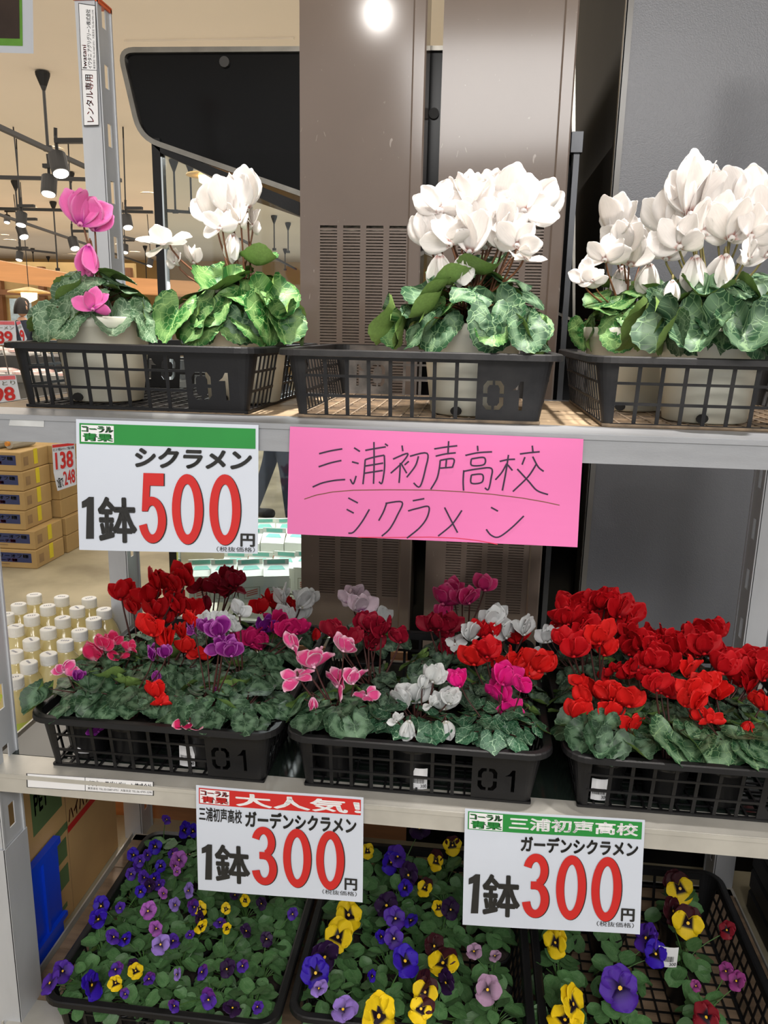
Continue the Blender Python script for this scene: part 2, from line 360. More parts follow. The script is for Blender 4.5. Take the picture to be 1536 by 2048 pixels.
# frame of the glass end
fr = MB(); a = atY(305, 285, YC); b = atY(322, 300, YC); xl, xr = a.x, b.x
fr.box(xl, YC-.008, .35, xr, YC+.03, a.z+.01)
p, q = atY(300, 283, YC), atY(600, 405, YC); p2, q2 = atY(325, 308, YC), atY(600, 432, YC)
fr.prism([(p.x, p.z), (q.x, q.z), (q2.x, q2.z), (p2.x, p2.z)], onY(YC-.008), 0, .035)
part('glass_frame', fr, BLK, case)
part('chrome_strip', MB().box(xr+.001, YC-.009, .35, xr+.006, YC+.012, b.z-.02), M('chrome', (220, 225, 225), .15, 1, .02), case)
part('glass_pane', MB().prism([(xr+.006, .35), (.2, .35), (.2, q2.z-.1), (q2.x, q2.z), (xr+.006, p2.z)], onY(YC+.004), 0, .006), glass_mat('cooler_glass', (238, 244, 246)), case)
bx = atY(1000, 900, YC)
part('side_body', MB().box(atY(836, 600, YC).x, YC, 0, .66, YC+.8, 1.46), GLOSSBLK, case)
part('base_cabinet', MB().box(xl, YC+.005, 0, atY(836, 600, YC).x, YC+.85, .42).box(xl-.01, YC-.004, 0, .2, YC+.004, .40), M('orange_wood', (196, 138, 96), .45, 0, .12, 6, stretch=(1, 1, 6)), case)
part('plinth', MB().box(xl-.1, .70, 0, .2, .84, .30), M('orange_wood'), case); part('plinth', MB().box(.2, .70, 0, 1.2, .84, .34), GLOSSBLK, case, label='black plinth with dark end added for column shade')  # black box runs on right to paint the shade at the column foot
part('product_shelf', MB().box(xl, YC+.02, .42, .2, YC+.8, .45), M('cream_shelf', (225, 222, 205), .5), case)
part('upright_strip', MB().box(.565, .98, .3, .58, 1.0, 1.90).box(.556, .97, 1.88, .585, 1.0, 1.93), M('dark_steel', (84, 86, 90), .35, .5), case)

# milk cartons
CART = M('white_carton', (232, 233, 222), .5, 0, .02); CGRN = M('mint_green_print', (128, 205, 186), .5); CRED = M('coral_print', (226, 120, 110), .5); CBEI = M('beige_carton_side', (206, 196, 158), .6)
def carton(x, y, z, rz, lab, tilt=0):
    w = .082; h = .088; t = empty('milk_carton', (x, y, z), lab, 'carton', 'cartons heaped in the cooler'); t.rotation_euler = (tilt, 0, rz)
    m = MB().box(-w/2, -w/2, 0, w/2, w/2, h)
    m.add([(-w/2, -w/2, h), (w/2, -w/2, h), (w/2, w/2, h), (-w/2, w/2, h), (-w/2, 0, h+.03), (w/2, 0, h+.03)], [(0, 1, 5, 4), (2, 3, 4, 5)])
    m.add([(-w/2, -w/2, h), (-w/2, w/2, h), (-w/2, 0, h+.03), (w/2, -w/2, h), (w/2, w/2, h), (w/2, 0, h+.03)], [(1, 0, 2), (3, 4, 5)], 1)
    place('carton_body', m.mesh('carton_body', [CART, CBEI]), t)
    place('sealed_top_fin', MB().box(-w/2, -.002, h+.028, w/2, .002, h+.046).box(-w/2+.012, -.0026, h+.031, w/2-.012, -.002, h+.043, 1).mesh('fin', [CART, CGRN]), t)
    g = MB().add([(-w/2+.012, -w/2+.021, h+.0162), (w/2-.012, -w/2+.021, h+.0162), (w/2-.022, -.008, h+.026), (-w/2+.022, -.008, h+.026)], [(0, 1, 2, 3)])
    place('green_band', g.mesh('band', CGRN), t)
    g = MB()
    for a, b, c, d in ((-.026, .05, .026, .052), (-.026, .012, .026, .014), (-.026, .012, -.024, .052), (.024, .012, .026, .052)): g.box(a, -w/2-.0008, b, c, -w/2-.0001, d)
    place('printed_frame', g.mesh('frame', M('grey_print', (176, 178, 160), .6)), t)
    g = MB()
    for i in range(3): g.add([(-.018, -w/2-.001, .02+i*.007), (.018, -w/2-.001, .028+i*.007), (.018, -w/2-.001, .032+i*.007), (-.018, -w/2-.001, .024+i*.007)], [(0, 1, 2, 3)])
    place('printed_emblem', g.mesh('emblem', CRED), t)
k = 0
for row, (py, yy, xs) in enumerate(((1196, 1.13, (405, 450, 502, 553)), (1178, 1.25, (474, 523, 573, 615)), (1128, 1.37, (505, 550, 598)), (1100, 1.49, (530, 573, 615)))):
    for j, px in enumerate(xs):
        p = atY(px, py, yy); nm = ('front', 'second', 'third', 'topmost')[row]
        if p.z < .45: p.z = .45
        carton(p.x, yy, p.z, (.35 if row in (0, 3) else .03)+R.uniform(-.1, .1), f'white and mint green gable-top carton, {("first", "second", "third", "fourth")[j]} from left in the {nm} row of the cooler', 0 if row < 3 else .25)
        if p.z > .46: pass
# support step under the raised rows
part('stepped_rack', MB().box(xl+.1, 1.2, .45, .15, 1.31, atY(523, 1178, 1.25).z-.002).box(xl+.1, 1.315, .45, .15, 1.42, atY(550, 1128, 1.37).z-.002).box(xl+.1, 1.425, .45, .15, 1.6, atY(573, 1100, 1.49).z-.006), M('cream_shelf'), case)

# ================================================================ BROWN LOUVRED PANELS
TAUPE = M('scratched_taupe_enamel', (124, 110, 101), .13, 0, .05, 3)
def scratch(m):
    nt = m.node_tree; b = nt.nodes['Principled BSDF']; mixn = [n for n in nt.nodes if n.type == 'MIX'][0]
    tc = N(nt, 'ShaderNodeTexCoord'); mp = N(nt, 'ShaderNodeMapping'); mp.inputs['Scale'].default_value = (26, 1, 9); nt.links.new(tc.outputs['Object'], mp.inputs[0])
    nz = N(nt, 'ShaderNodeTexNoise'); nz.inputs['Scale'].default_value = 2.2; nz.inputs['Detail'].default_value = 3; nz.inputs['Distortion'].default_value = 2; nt.links.new(mp.outputs[0], nz.inputs['Vector'])
    r = N(nt, 'ShaderNodeMapRange'); r.inputs[1].default_value = .715; r.inputs[2].default_value = .78; r.inputs[4].default_value = .6; nt.links.new(nz.outputs[0], r.inputs[0])
    m2 = N(nt, 'ShaderNodeMix', data_type='RGBA'); nt.links.new(r.outputs[0], m2.inputs[0]); nt.links.new(mixn.outputs[2], m2.inputs[6]); m2.inputs[7].default_value = lin((186, 176, 168))
    nt.links.new(m2.outputs[2], b.inputs['Base Color'])
scratch(TAUPE)
DARKIN = M('dark_interior', (20, 19, 18), .8); LOUV = M('louvre_metal', (124, 110, 101), .3, .1, .05, 20)
def panel(x0, x1, cols, z0, z1, lz0, lz1, lab, back):
    Y = .85; t = empty('louvred_panel', ((x0+x1)/2, Y, z0), lab, 'panel')
    m = MB(); xs = [x0]
    for a, b in cols: xs += [a, b]
    xs.append(x1)
    for i in range(0, len(xs), 2): m.box(xs[i], Y, lz0, xs[i+1], Y+.003, lz1)
    m.box(x0, Y, z0, x1, Y+.003, lz0); m.box(x0, Y, lz1, x1, Y+.003, z1)
    m.box(x0, Y+.003, z0, x0+.003, Y+.12, z1)
    part('front_sheet', m, TAUPE, t)
    part('side_flange', MB().bbox(x1, Y-.006, z0, x1+.034, Y+.14, z1, .004), TAUPE, t)
    s = MB(); pitch = .0076; n = int((lz1-lz0)/pitch)
    for a, b in cols:
        for k in range(n):
            z = lz0+k*pitch; s.box(a, Y, z, b, Y+.005, z+.0044, fn=lambda X, YY, Z, z=z: (X, YY, Z+(YY-Y)*.35))
    o = part('louvre_slats', s, LOUV, t); o['kind'] = 'stuff'
    part('backing_sheet', MB().box(x0+.004, Y+.02, z0, x1, Y+.023, z1), back, t)
def X85(px, py): return atY(px, py, .85).x
zt = 2.5
hi = atY(700, 451, .85).z; lo = atY(640, 1188, .85).z
coil = M('dusty_coil', (170, 160, 144), .4, .3, .3, 60, col2=(50, 46, 42), stretch=(1, 1, 4))
panel(X85(600, 380), X85(818, 380), [(X85(640+46*i, 500), X85(674+46*i, 500)) for i in range(4)], atY(640, 1260, .85).z, zt, lo, hi, 'left one of the two tall taupe metal panels with louvre slots behind the top shelf', coil)
panel(X85(876, 380), X85(1106, 380), [(X85(916+45.5*i, 500), X85(949+45.5*i, 500)) for i in range(4)], atY(880, 1300, .85).z, zt, lo-.03, hi, 'right of the two taupe metal panels with louvre slots, behind the white cyclamens', coil)

# ================================================================ GREY COLUMN
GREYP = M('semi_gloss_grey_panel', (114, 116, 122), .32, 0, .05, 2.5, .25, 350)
xp = atY(1232, 300, .95).x
t = empty('grey_column', (.9, 1.1, 0), 'wide dark grey painted column standing behind the right end of the rack', 'column')
part('column_body', MB().bbox(xp, .95, 0, 1.9, 2.2, 3.19, .006), GREYP, t)
part('column_side_shade', MB().box(xp-.003, .956, 0, xp-.0005, 2.2, 3.19), M('shaded_side_grey', (62, 60, 57), .75, 0, .05, 3, spec=.15), t)  # added dark sheet, paints the shade on the column's left side
part('corner_guard', MB().box(xp-.003, .944, 0, xp+.014, .95, 2.9).box(xp-.004, .944, 0, xp, .965, 2.9), M('grey_corner_strip', (120, 118, 114), .25, 0, .05), t)

# ================================================================ RACK
DECKW = M('dusty_plywood', (176, 152, 122), .7, 0, .12, 9, .1, 60, stretch=(1, 5, 5))
DECKD = M('dark_shelf_sheet', (30, 38, 34), .12, 0, .1, 6)
DECKB = M('worn_brown_board', (152, 128, 104), .6, 0, .2, 8, stretch=(1, 6, 1))
rack = empty('display_rack', (.25, .3, 0), 'silver metal slotted-post display rack carrying the three tiers of black trays', 'rack')
RX0, RX1 = -.56, 1.06
def post(x, y, side, z0, z1, face=.05, dep=.07, nm='post'):
    m = MB(); s = side
    xa = x-face if s > 0 else x; xb = x if s > 0 else x+face     # side>0: flange on the right edge
    m.box(xa, y, z0, xb, y+.0025, z1)
    fx0, fx1 = (x-.0025, x) if s > 0 else (x, x+.0025)
    z = z0; pitch = .125; hh = .05
    while z < z1-.001:
        ze = min(z+pitch, z1)
        m.box(fx0, y, z, fx1, y+dep, min(z+pitch-hh, z1))
        if z+pitch-hh < z1:
            m.box(fx0, y, z+pitch-hh, fx1, y+dep*.36, ze); m.box(fx0, y+dep*.64, z+pitch-hh, fx1, y+dep, ze)
        z += pitch
    m.box(min(x, x-s*.014), y+dep, z0, max(x, x-s*.014), y+dep+.0025, z1)
    m.box(min(x, x+s*.003), y-.002, z0, max(x, x+s*.003), y+.003, z1); m.box(min(x, x+s*.003), y+dep-.003, z0, max(x, x+s*.003), y+dep+.002, z1)
    return part(nm, m, POSTM, rack)
post(-.541, .6, 1, 0, 2.125); post(1.012, .6, -1, 0, 2.115); post(-.533, -.022, 1, 0, 2.115); post(1.045, -.022, -1, 0, 2.115)
part('post_sleeve', MB().box(-.595, -.026, 0, -.53, -.023, .42).box(-.532, -.026, 0, -.529, .052, .42), POSTM, rack)
ORG = M('orange_plastic', (222, 92, 42), .4)
part('post_cap', MB().box(-.593, .597, 2.125, -.538, .674, 2.130).box(-.593, .5965, 2.121, -.538, .5995, 2.126).box(-.5415, .597, 2.118, -.538, .674, 2.126), ORG, rack)
for z, lip, bot, mt in ((1.27, .012, 1.224, ALU), (.596, .008, .556, ALUL), (.02, .008, -.0, ALUL)):
    part('front_rail', MB().box(RX0, -.034, bot, RX1, -.030, z-.003).box(RX0, -.034, z-.005, RX1, .072 if z > 1 else .03, z-.0005).box(RX0, -.030, bot, RX1, -.014, bot+.003).box(RX0, -.0365, z-.009, RX1, -.033, z-.001), mt, rack)
    part('rear_rail', MB().box(RX0, .595, bot, RX1, .599, z-.003).box(RX0, .57, z-.005, RX1, .599, z-.0005), mt, rack)
    part('side_rail', MB().box(RX0-.012, -.03, bot, RX0-.008, .6, z-.001), mt, rack); part('side_rail', MB().box(RX1, -.03, bot, RX1+.004, .6, z-.001), mt, rack)
part('rail_bracket', MB().box(-.60, -.045, .575, -.555, -.028, .602).box(-.60, -.045, .55, -.59, -.028, .60), ALUL, rack)
for i in range(5):
    y = .0745+i*.0995; part('deck_board', MB().box(RX0+.004, y, 1.258, RX1-.004, y+.093, 1.2695), DECKW, rack)
part('deck_sheet', MB().box(RX0+.004, .032, .586, RX1-.004, .57, .5955), DECKD, rack)
for i in range(4):
    y = .032+i*.1415; part('deck_board', MB().box(RX0+.004, y, .006, RX1-.004, y+.137, .0195), DECKB, rack)

# stickers on the rack
def sticker(par, S, name='sticker', mat=WHI, border=True):
    o = part(name, sheet(S, nu=2, nv=2, th=.0003, h=.0006), mat, par)
    if border:
        b = MB()
        for u0, u1, v0, v1 in ((0, 1, 0, .03), (0, 1, .97, 1), (0, .008, 0, 1), (.992, 1, 0, 1)): sheet(S, b, 1, 1, .0001, u0, u1, v0, v1, .0008)
        part('sticker_border', b, BLKI, par)
    return o
YP = .6-.0026
S = quadS([atY(a, b, YP-.002) for a, b in ((157, 6), (191, 11), (198, 252), (168, 253))])
part('sticker', sheet(S, nu=2, nv=2, th=.0003, h=.0006), WHI, rack)
b = MB()
for u0, u1, v0, v1 in ((0, 1, 0, .006), (0, 1, .99, 1), (0, .03, 0, 1), (.97, 1, 0, 1), (0, 1, .53, .534)): sheet(S, b, 1, 1, .0001, u0, u1, v0, v1, .0008)
part('sticker_border', b, BLKI, rack)
part('sticker_lettering', text_mb('Iwatani', S, .1, .33, .36, .52, .001, .01, 90), REDI, rack)
part('sticker_lettering', text_mb('イワタニ アグリグリーン株式会社', S, .42, .04, .70, .52, .001, .01, 90), BLKI, rack)
part('sticker_lettering', text_mb('東京本社 TEL.03-5687-0751  大阪支店 TEL.06-4705-3290', S, .76, .04, .9, .52, .001, 0, 90), BLKI, rack)
part('sticker_lettering', text_mb('レンタル専用', S, .2, .57, .72, .965, .001, .012, 90), M('salmon_print', (232, 96, 84), .5), rack)
YF = -.0345
S = quadS([atY(a, b, YF) for a, b in ((53, 1546), (308, 1563), (308, 1591), (54, 1574))])
sticker(rack, S)
part('sticker_border', sheet(S, nu=1, nv=1, th=.0001, u0=.463, u1=.467, h=.0008), BLKI, rack)
part('sticker_lettering', text_mb('イワタニ アグリグリーン株式会社', S, .48, .17, .985, .62, .001, .012), BLKI, rack)
part('sticker_lettering', text_mb('東京本社 TEL.03-5687-0751  大阪支店 TEL.06-4705-3290', S, .485, .68, .985, .86, .001, 0), BLKI, rack)
S = quadS([atY(a, b, YF) for a, b in ((22, 832), (89, 834), (88, 854), (18, 851))])
part('clear_tape', sheet(S, nu=4, nv=2, th=.0002, h=.0005), M('frosted_tape', (206, 208, 208), .35), rack)

# ================================================================ TRAYS
TW, TD, TH = .478, .545, .116
def inset(z): return .014+(.034-.014)*(1-z/TH)
CR = .045
def zero_one():
    """holes of the stencilled 01 as polygons in (u, z)"""
    def arc(cx, cz, rx, rz, a0, a1, n=5): return [(cx+rx*math.cos(math.radians(a0+(a1-a0)*k/n)), cz+rz*math.sin(math.radians(a0+(a1-a0)*k/n))) for k in range(n+1)]
    cx, cz = .366, .047; H = []
    for sx in (1, -1):
        for sz in (1, -1):
            o = [(cx+sx*.017, cz+sz*.003), (cx+sx*.017, cz+sz*.016), (cx+sx*.011, cz+sz*.024), (cx+sx*.002, cz+sz*.0245), (cx+sx*.002, cz+sz*.0175), (cx+sx*.007, cz+sz*.017), (cx+sx*.010, cz+sz*.012), (cx+sx*.010, cz+sz*.003)]
            H.append(o)
    H.append([(.397, .0565), (.404, .062), (.409, .071), (.4145, .071), (.4145, .023), (.4085, .023), (.4085, .057)])
    return H
def wall_front():
    m = MB(); c0, c1 = CR, TW-CR; th = .0022
    def F(u, z, d): return (u, inset(z)+d, z)
    def bx(u0, u1, z0, z1, d0=0., d1=th): m.box(u0, d0, z0, u1, d1, z1, fn=lambda a, d, z: F(a, z, d))
    rows = [(.006, .036), (.041, .070), (.0745, .099)]
    us = [.050+i*.0368 for i in range(8)]
    zs = [0]+[v for r in rows for v in r]+[TH-.002]
    for i in range(0, 8, 2): bx(c0, us[7]+.0305, zs[i], zs[i+1], -.0006, th+.0004)
    e = c0
    for u in us:
        bx(e, u, rows[0][0], rows[2][1]); e = u+.0305
    # 01 panel through a filled 2D curve
    c = bpy.data.curves.new('c', 'CURVE'); c.dimensions = '2D'; c.fill_mode = 'FRONT'
    for pl in [[(e, 0), (c1, 0), (c1, TH-.002), (e, TH-.002)]]+zero_one():
        s = c.splines.new('POLY'); s.points.add(len(pl)-1); s.use_cyclic_u = True
        for i, (a, b) in enumerate(pl): s.points[i].co = (a, b, 0, 1)
    o = bpy.data.objects.new('c', c); COL.objects.link(o); dg = bpy.context.evaluated_depsgraph_get()
    me = bpy.data.meshes.new_from_object(o.evaluated_get(dg)); vv = [(v.co.x, v.co.y) for v in me.vertices]; ff = [tuple(p.vertices) for p in me.polygons]
    bpy.data.objects.remove(o); bpy.data.meshes.remove(me)
    for d in (0, th): m.add([F(a, b, d) for a, b in vv], ff)
    for pl in zero_one():
        n = len(pl); m.add([F(a, b, 0) for a, b in pl]+[F(a, b, th) for a, b in pl], [(i, (i+1) % n, n+(i+1) % n, n+i) for i in range(n)])
    return m
def wall_side():
    m = MB(); c0, c1 = CR, TD-CR; th = .0022
    def bx(u0, u1, z0, z1, d0=0., d1=th): m.box(d0, u0, z0, d1, u1, z1, fn=lambda d, a, z: (inset(z)+d, a, z))
    rows = [(.006, .036), (.041, .070), (.0745, .099)]; zs = [0]+[v for r in rows for v in r]+[TH-.002]
    for i in range(0, 8, 2): bx(c0, c1, zs[i], zs[i+1], -.0006, th+.0004)
    n = 16; p = (c1-c0)/n
    for i in range(n+1): u = c0+p*i; bx(max(c0, u-.0028), min(c1, u+.0028), rows[0][0], rows[2][1])
    return m
def flip(mb, fx, fy):
    o = MB(); o.v = [(TW-x if fx else x, TD-y if fy else y, z) for x, y, z in mb.v]; o.f = [tuple(f) if fx == fy else tuple(reversed(f)) for f in mb.f]; o.m = list(mb.m); o.uv = list(mb.uv); return o
def rrect(ins, z, n=6, ext=0):
    out = []; r = CR-ins
    for cx, cy, a0 in ((TW-CR, CR, -90), (TW-CR, TD-CR, 0), (CR, TD-CR, 90), (CR, CR, 180)):
        for k in range(n+1):
            q = math.radians(a0+90*k/n); out.append((cx+r*math.cos(q), cy+r*math.sin(q), z))
    return out
def corners(ci):
    m = MB(); th = .0022
    for ci in (ci,):
        rings = []
        for d in (0, th):
            for z in (0, .004, TH*.5, TH-.002):
                i = inset(z)+d+(.003 if z == 0 else 0); rings.append(rrect(i, z)[ci*7:ci*7+7])
        vs = [p for r in rings for p in r]; fs = []
        for k in (0, 1, 2, 4, 5, 6):
            for j in range(6): a = k*7+j; fs.append((a, a+1, a+8, a+7))
        m.add(vs, fs)
    return m
def rim_mb():
    m = MB(); prof = [(.016, TH-.003), (.016, TH-.001), (.013, TH), (.003, TH), (.0005, TH-.002), (-.0005, TH-.011), (.002, TH-.0115), (.003, TH-.004), (.016, TH-.003)]
    rs = [rrect(i, z) for i, z in prof]; n = len(rs[0]); vs = [p for r in rs for p in r]; fs = []
    for k in range(len(rs)-1):
        for j in range(n): b = (j+1) % n; fs.append((k*n+j, k*n+b, (k+1)*n+b, (k+1)*n+j))
    return m.add(vs, fs)
def floor_mb():
    m = MB(); i0 = .034
    for k in range(15):
        x = i0+k*(TW-2*i0)/14; m.box(x-.0018, i0, .001, x+.0018, TD-i0, .005)
    for k in range(17):
        y = i0+k*(TD-2*i0)/16; m.box(i0, y-.0018, .0015, TW-i0, y+.0018, .0045)
    m.box(i0-.001, i0-.001, 0, TW-i0+.001, i0+.006, .005); m.box(i0-.001, TD-i0-.006, 0, TW-i0+.001, TD-i0+.001, .005)
    m.box(i0-.001, i0, 0, i0+.006, TD-i0, .005); m.box(TW-i0-.006, i0, 0, TW-i0+.001, TD-i0, .005)
    return m
wf = wall_front(); wsd = wall_side()
TP = [('rim', rim_mb()), ('front_wall', wf), ('back_wall', flip(wf, 1, 1)), ('side_wall', wsd), ('side_wall', flip(wsd, 1, 1)), ('corner_shell', corners(0)), ('corner_shell', corners(1)), ('corner_shell', corners(2)), ('corner_shell', corners(3)), ('floor_grate', floor_mb())]
TM = {}
for key, mt in (('a', BLK), ('b', BLKD), ('c', BLK)): TM[key] = [(n, m.mesh('tray_'+n, mt)) for n, m in TP]
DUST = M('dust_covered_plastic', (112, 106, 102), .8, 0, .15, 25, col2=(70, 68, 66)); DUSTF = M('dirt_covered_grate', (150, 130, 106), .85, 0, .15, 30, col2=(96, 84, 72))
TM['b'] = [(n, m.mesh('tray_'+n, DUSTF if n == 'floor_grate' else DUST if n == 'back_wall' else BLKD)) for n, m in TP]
def tray(x, y, z, lab, key='a', rz=0):
    t = empty('plant_tray', (x, y, z), lab, 'tray', 'black lattice plant trays on the rack'); t.rotation_euler.z = rz
    for n, me in TM[key]: place(n, me, t)
    return t
Z1, Z2, Z3 = 1.2705, .5965, .0205
T1 = [(-.506, .047), (0, .029), (.516, .040)]; T2 = [(-.465, -.030), (.023, -.027), (.518, -.022)]; T3 = [(-.46, -.02), (.03, .0), (.53, .0)]
T3 = [(-.458, -.08), (.028, -.05), (.512, -.04)]
SIDE = ('left', 'middle', 'right')
for i in range(3):
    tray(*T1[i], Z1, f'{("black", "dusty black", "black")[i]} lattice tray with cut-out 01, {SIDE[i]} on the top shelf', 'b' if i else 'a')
    tray(*T2[i], Z2, f'black lattice tray with cut-out 01 full of garden cyclamens, {SIDE[i]} on the middle shelf')
    tray(*T3[i], Z3, f'black lattice tray of violas, {SIDE[i]} on the bottom shelf')

# ================================================================ PAPER SIGNS
def sign(corners, Y, name, lab, mat=PAPER, bend=.0025):
    P = [atY(a, b, Y) for a, b in corners]; org = (P[0]+P[2])/2
    t = empty(name, (org.x, org.y, org.z), lab, 'sign'); S = quadS(P, bend=bend)
    part('paper', sheet(S, nu=12, nv=10), mat, t); return t, S
def logo(t, S, u0, v0, u1, v1, ink):
    part('logo_patch', sheet(S, nu=3, nv=2, th=.0001, u0=u0, u1=u1, v0=v0, v1=v1, h=.0012), WHI, t)
    w = u1-u0; h = v1-v0
    for dx, mt, hh, b in ((.006, BLKI, .0015, .02), (0, ink, .0018, .02)):
        part('logo_lettering', text_mb('コーラル', S, u0+dx+w*.02, v0+h*.04+dx, u1-w*.04+dx, v0+h*.42, hh, b), mt, t)
        part('logo_lettering', text_mb('青果', S, u0+dx+w*.05, v0+h*.46+dx, u1-w*.05+dx, v0+h*.95, hh, b+.01), mt, t)
def digits(t, S, chars, boxes):
    for c, (u0, v0, u1, v1) in zip(chars, boxes):
        part('price_digit_edge', text_mb(c, S, u0+.001, v0+.002, u1+.006, v1+.006, .0011, .05), BLKI, t)
        part('price_digit', text_mb(c, S, u0, v0, u1, v1, .0015, .045), REDI, t)
t, S = sign(((152, 838), (517, 850), (515, 1108), (158, 1100)), -.040, 'price_sign', 'white price sign reading 500 yen with plain green band, hung from the top shelf')
part('header_band', sheet(S, nu=12, nv=2, th=.0001, u0=.02, u1=.985, v0=.028, v1=.18, h=.0008), GREENI, t)
logo(t, S, .03, .04, .215, .165, GREENI)
part('lettering', text_mb('シクラメン', S, .33, .19, .965, .345, .0012, .045, skew=.02), BLKI, t)
part('lettering', text_mb('1', S, .025, .58, .095, .91, .0012, .045), BLKI, t)
part('lettering', text_mb('鉢', S, .115, .575, .335, .935, .0012, .027), BLKI, t)
digits(t, S, '500', ((.352, .385, .497, .93), (.53, .385, .70, .935), (.735, .38, .905, .935)))
part('lettering', text_mb('円', S, .905, .84, .985, .945, .0012, .035), BLKI, t)
part('lettering', text_mb('（税抜価格）', S, .775, .948, .985, .988, .0012), BLKI, t)
def sign300(t, S):
    part('lettering', text_mb('1', S, .03, .54, .095, .89, .0012, .045), BLKI, t)
    part('lettering', text_mb('鉢', S, .11, .53, .325, .905, .0012, .027), BLKI, t)
    digits(t, S, '300', ((.338, .33, .487, .895), (.525, .33, .692, .90), (.722, .33, .889, .90)))
    part('lettering', text_mb('円', S, .892, .775, .967, .89, .0012, .035), BLKI, t)
    part('lettering', text_mb('（税抜価格）', S, .76, .90, .965, .945, .0012), BLKI, t)
t, S = sign(((392, 1570), (727, 1595), (725, 1806), (396, 1780)), -.042, 'price_sign', 'white price sign reading 300 yen with red band, hung from the middle shelf')
part('header_band', sheet(S, nu=12, nv=2, th=.0001, u0=.018, u1=.985, v0=.02, v1=.165, h=.0008), REDI, t, label='red header band')
logo(t, S, .025, .03, .205, .155, REDI)
part('lettering', text_mb('大人気！', S, .24, .035, .985, .155, .0012, .03, skew=-.02), WHI, t)
part('lettering', text_mb('三浦初声高校', S, .018, .19, .28, .32, .0012, .022), BLKI, t)
part('lettering', text_mb('ガーデンシクラメン', S, .30, .19, .96, .345, .0012, .04), BLKI, t)
sign300(t, S)
t, S = sign(((930, 1617), (1290, 1640), (1280, 1870), (925, 1850)), -.042, 'price_sign', 'white price sign reading 300 yen with lettered green band, hung from the middle shelf')
part('header_band', sheet(S, nu=12, nv=2, th=.0001, u0=.018, u1=.985, v0=.018, v1=.165, h=.0008), GREENI, t, label='green header band')
logo(t, S, .025, .025, .215, .158, GREENI)
part('lettering', text_mb('三浦初声高校', S, .25, .035, .965, .14, .0012, .03), WHI, t)
part('lettering', text_mb('ガーデンシクラメン', S, .32, .185, .97, .32, .0012, .04), BLKI, t)
sign300(t, S)
# handwritten pink sheet
t, S = sign(((580, 853), (1167, 878), (1155, 1095), (574, 1068)), -.040, 'handwritten_sign', 'bright pink paper with handwritten school name, hung from the top shelf', PINKP)
tlx, tly = 580, 853
P4 = [Vector(c) for c in ((580, 853), (1167, 878), (1155, 1095), (574, 1068))]
def uvof(cx, cy):
    p = Vector((540+cx/2.327, 840+cy/2.327)); u = v = .5
    for _ in range(8):
        q = (P4[0]*(1-u)+P4[1]*u)*(1-v)+(P4[3]*(1-u)+P4[2]*u)*v; du = (P4[1]-P4[0])*(1-v)+(P4[2]-P4[3])*v; dv = (P4[3]-P4[0])*(1-u)+(P4[2]-P4[1])*u
        e = p-q; det = du.x*dv.y-du.y*dv.x; u += (e.x*dv.y-e.y*dv.x)/det; v += (du.x*e.y-du.y*e.x)/det
    return u*.484, v*.185
SS = lambda a, b, h: S(a/.484, b/.185, h)
STK = [[(235, 153), (290, 140), (346, 131)], [(233, 213), (290, 195), (342, 184)], [(204, 307), (250, 288), (310, 276), (360, 272)],
 [(402, 126), (430, 143)], [(392, 190), (424, 198)], [(384, 270), (398, 292), (412, 255)], [(455, 138), (500, 130), (552, 122)], [(548, 108), (562, 118)], [(496, 100), (497, 200), (494, 292)], [(455, 180), (450, 240), (444, 294)], [(455, 180), (500, 168), (545, 160)], [(545, 160), (546, 220), (534, 288), (520, 282)], [(452, 210), (540, 196)], [(450, 243), (538, 230)],
 [(628, 116), (632, 142)], [(586, 178), (655, 152), (628, 195), (575, 243)], [(620, 195), (618, 240), (614, 288)], [(622, 195), (650, 243)], [(640, 205), (660, 188)], [(665, 165), (745, 152), (738, 220), (712, 305), (682, 288)], [(705, 165), (690, 210), (650, 262)],
 [(845, 97), (842, 150)], [(778, 132), (830, 124), (885, 118)], [(785, 165), (830, 155), (878, 150)], [(806, 184), (868, 178), (862, 218)], [(806, 184), (802, 220), (790, 270), (762, 318)], [(835, 180), (832, 215)], [(806, 220), (862, 216)],
 [(978, 118), (980, 142)], [(922, 162), (980, 150), (1045, 146)], [(950, 178), (952, 208), (1008, 204), (1008, 172), (950, 178)], [(915, 230), (912, 280), (914, 325)], [(915, 235), (980, 224), (1042, 222), (1040, 270), (1028, 320), (1012, 312)], [(950, 252), (950, 290), (998, 286), (1000, 250), (950, 252)],
 [(1080, 190), (1115, 182), (1150, 180)], [(1120, 160), (1108, 240), (1092, 325)], [(1112, 200), (1090, 240), (1060, 275)], [(1116, 205), (1138, 232)], [(1228, 118), (1232, 150)], [(1172, 156), (1218, 150), (1262, 146)], [(1195, 170), (1182, 205)], [(1230, 168), (1255, 215), (1280, 236)], [(1248, 200), (1210, 260), (1140, 330)], [(1160, 225), (1210, 280), (1250, 325), (1300, 344)],
 [(374, 358), (420, 382)], [(366, 412), (400, 430)], [(374, 526), (400, 520), (440, 470), (474, 412)],
 [(556, 382), (540, 425), (518, 466)], [(550, 384), (628, 378), (606, 440), (570, 505), (532, 540)],
 [(678, 372), (732, 362)], [(656, 420), (700, 408), (752, 400), (745, 450), (710, 500), (650, 550)],
 [(906, 418), (860, 485), (796, 540)], [(826, 404), (856, 465), (886, 524)],
 [(1040, 404), (1072, 422)], [(1018, 508), (1040, 536), (1075, 545), (1130, 505), (1190, 445)]]
mb = MB()
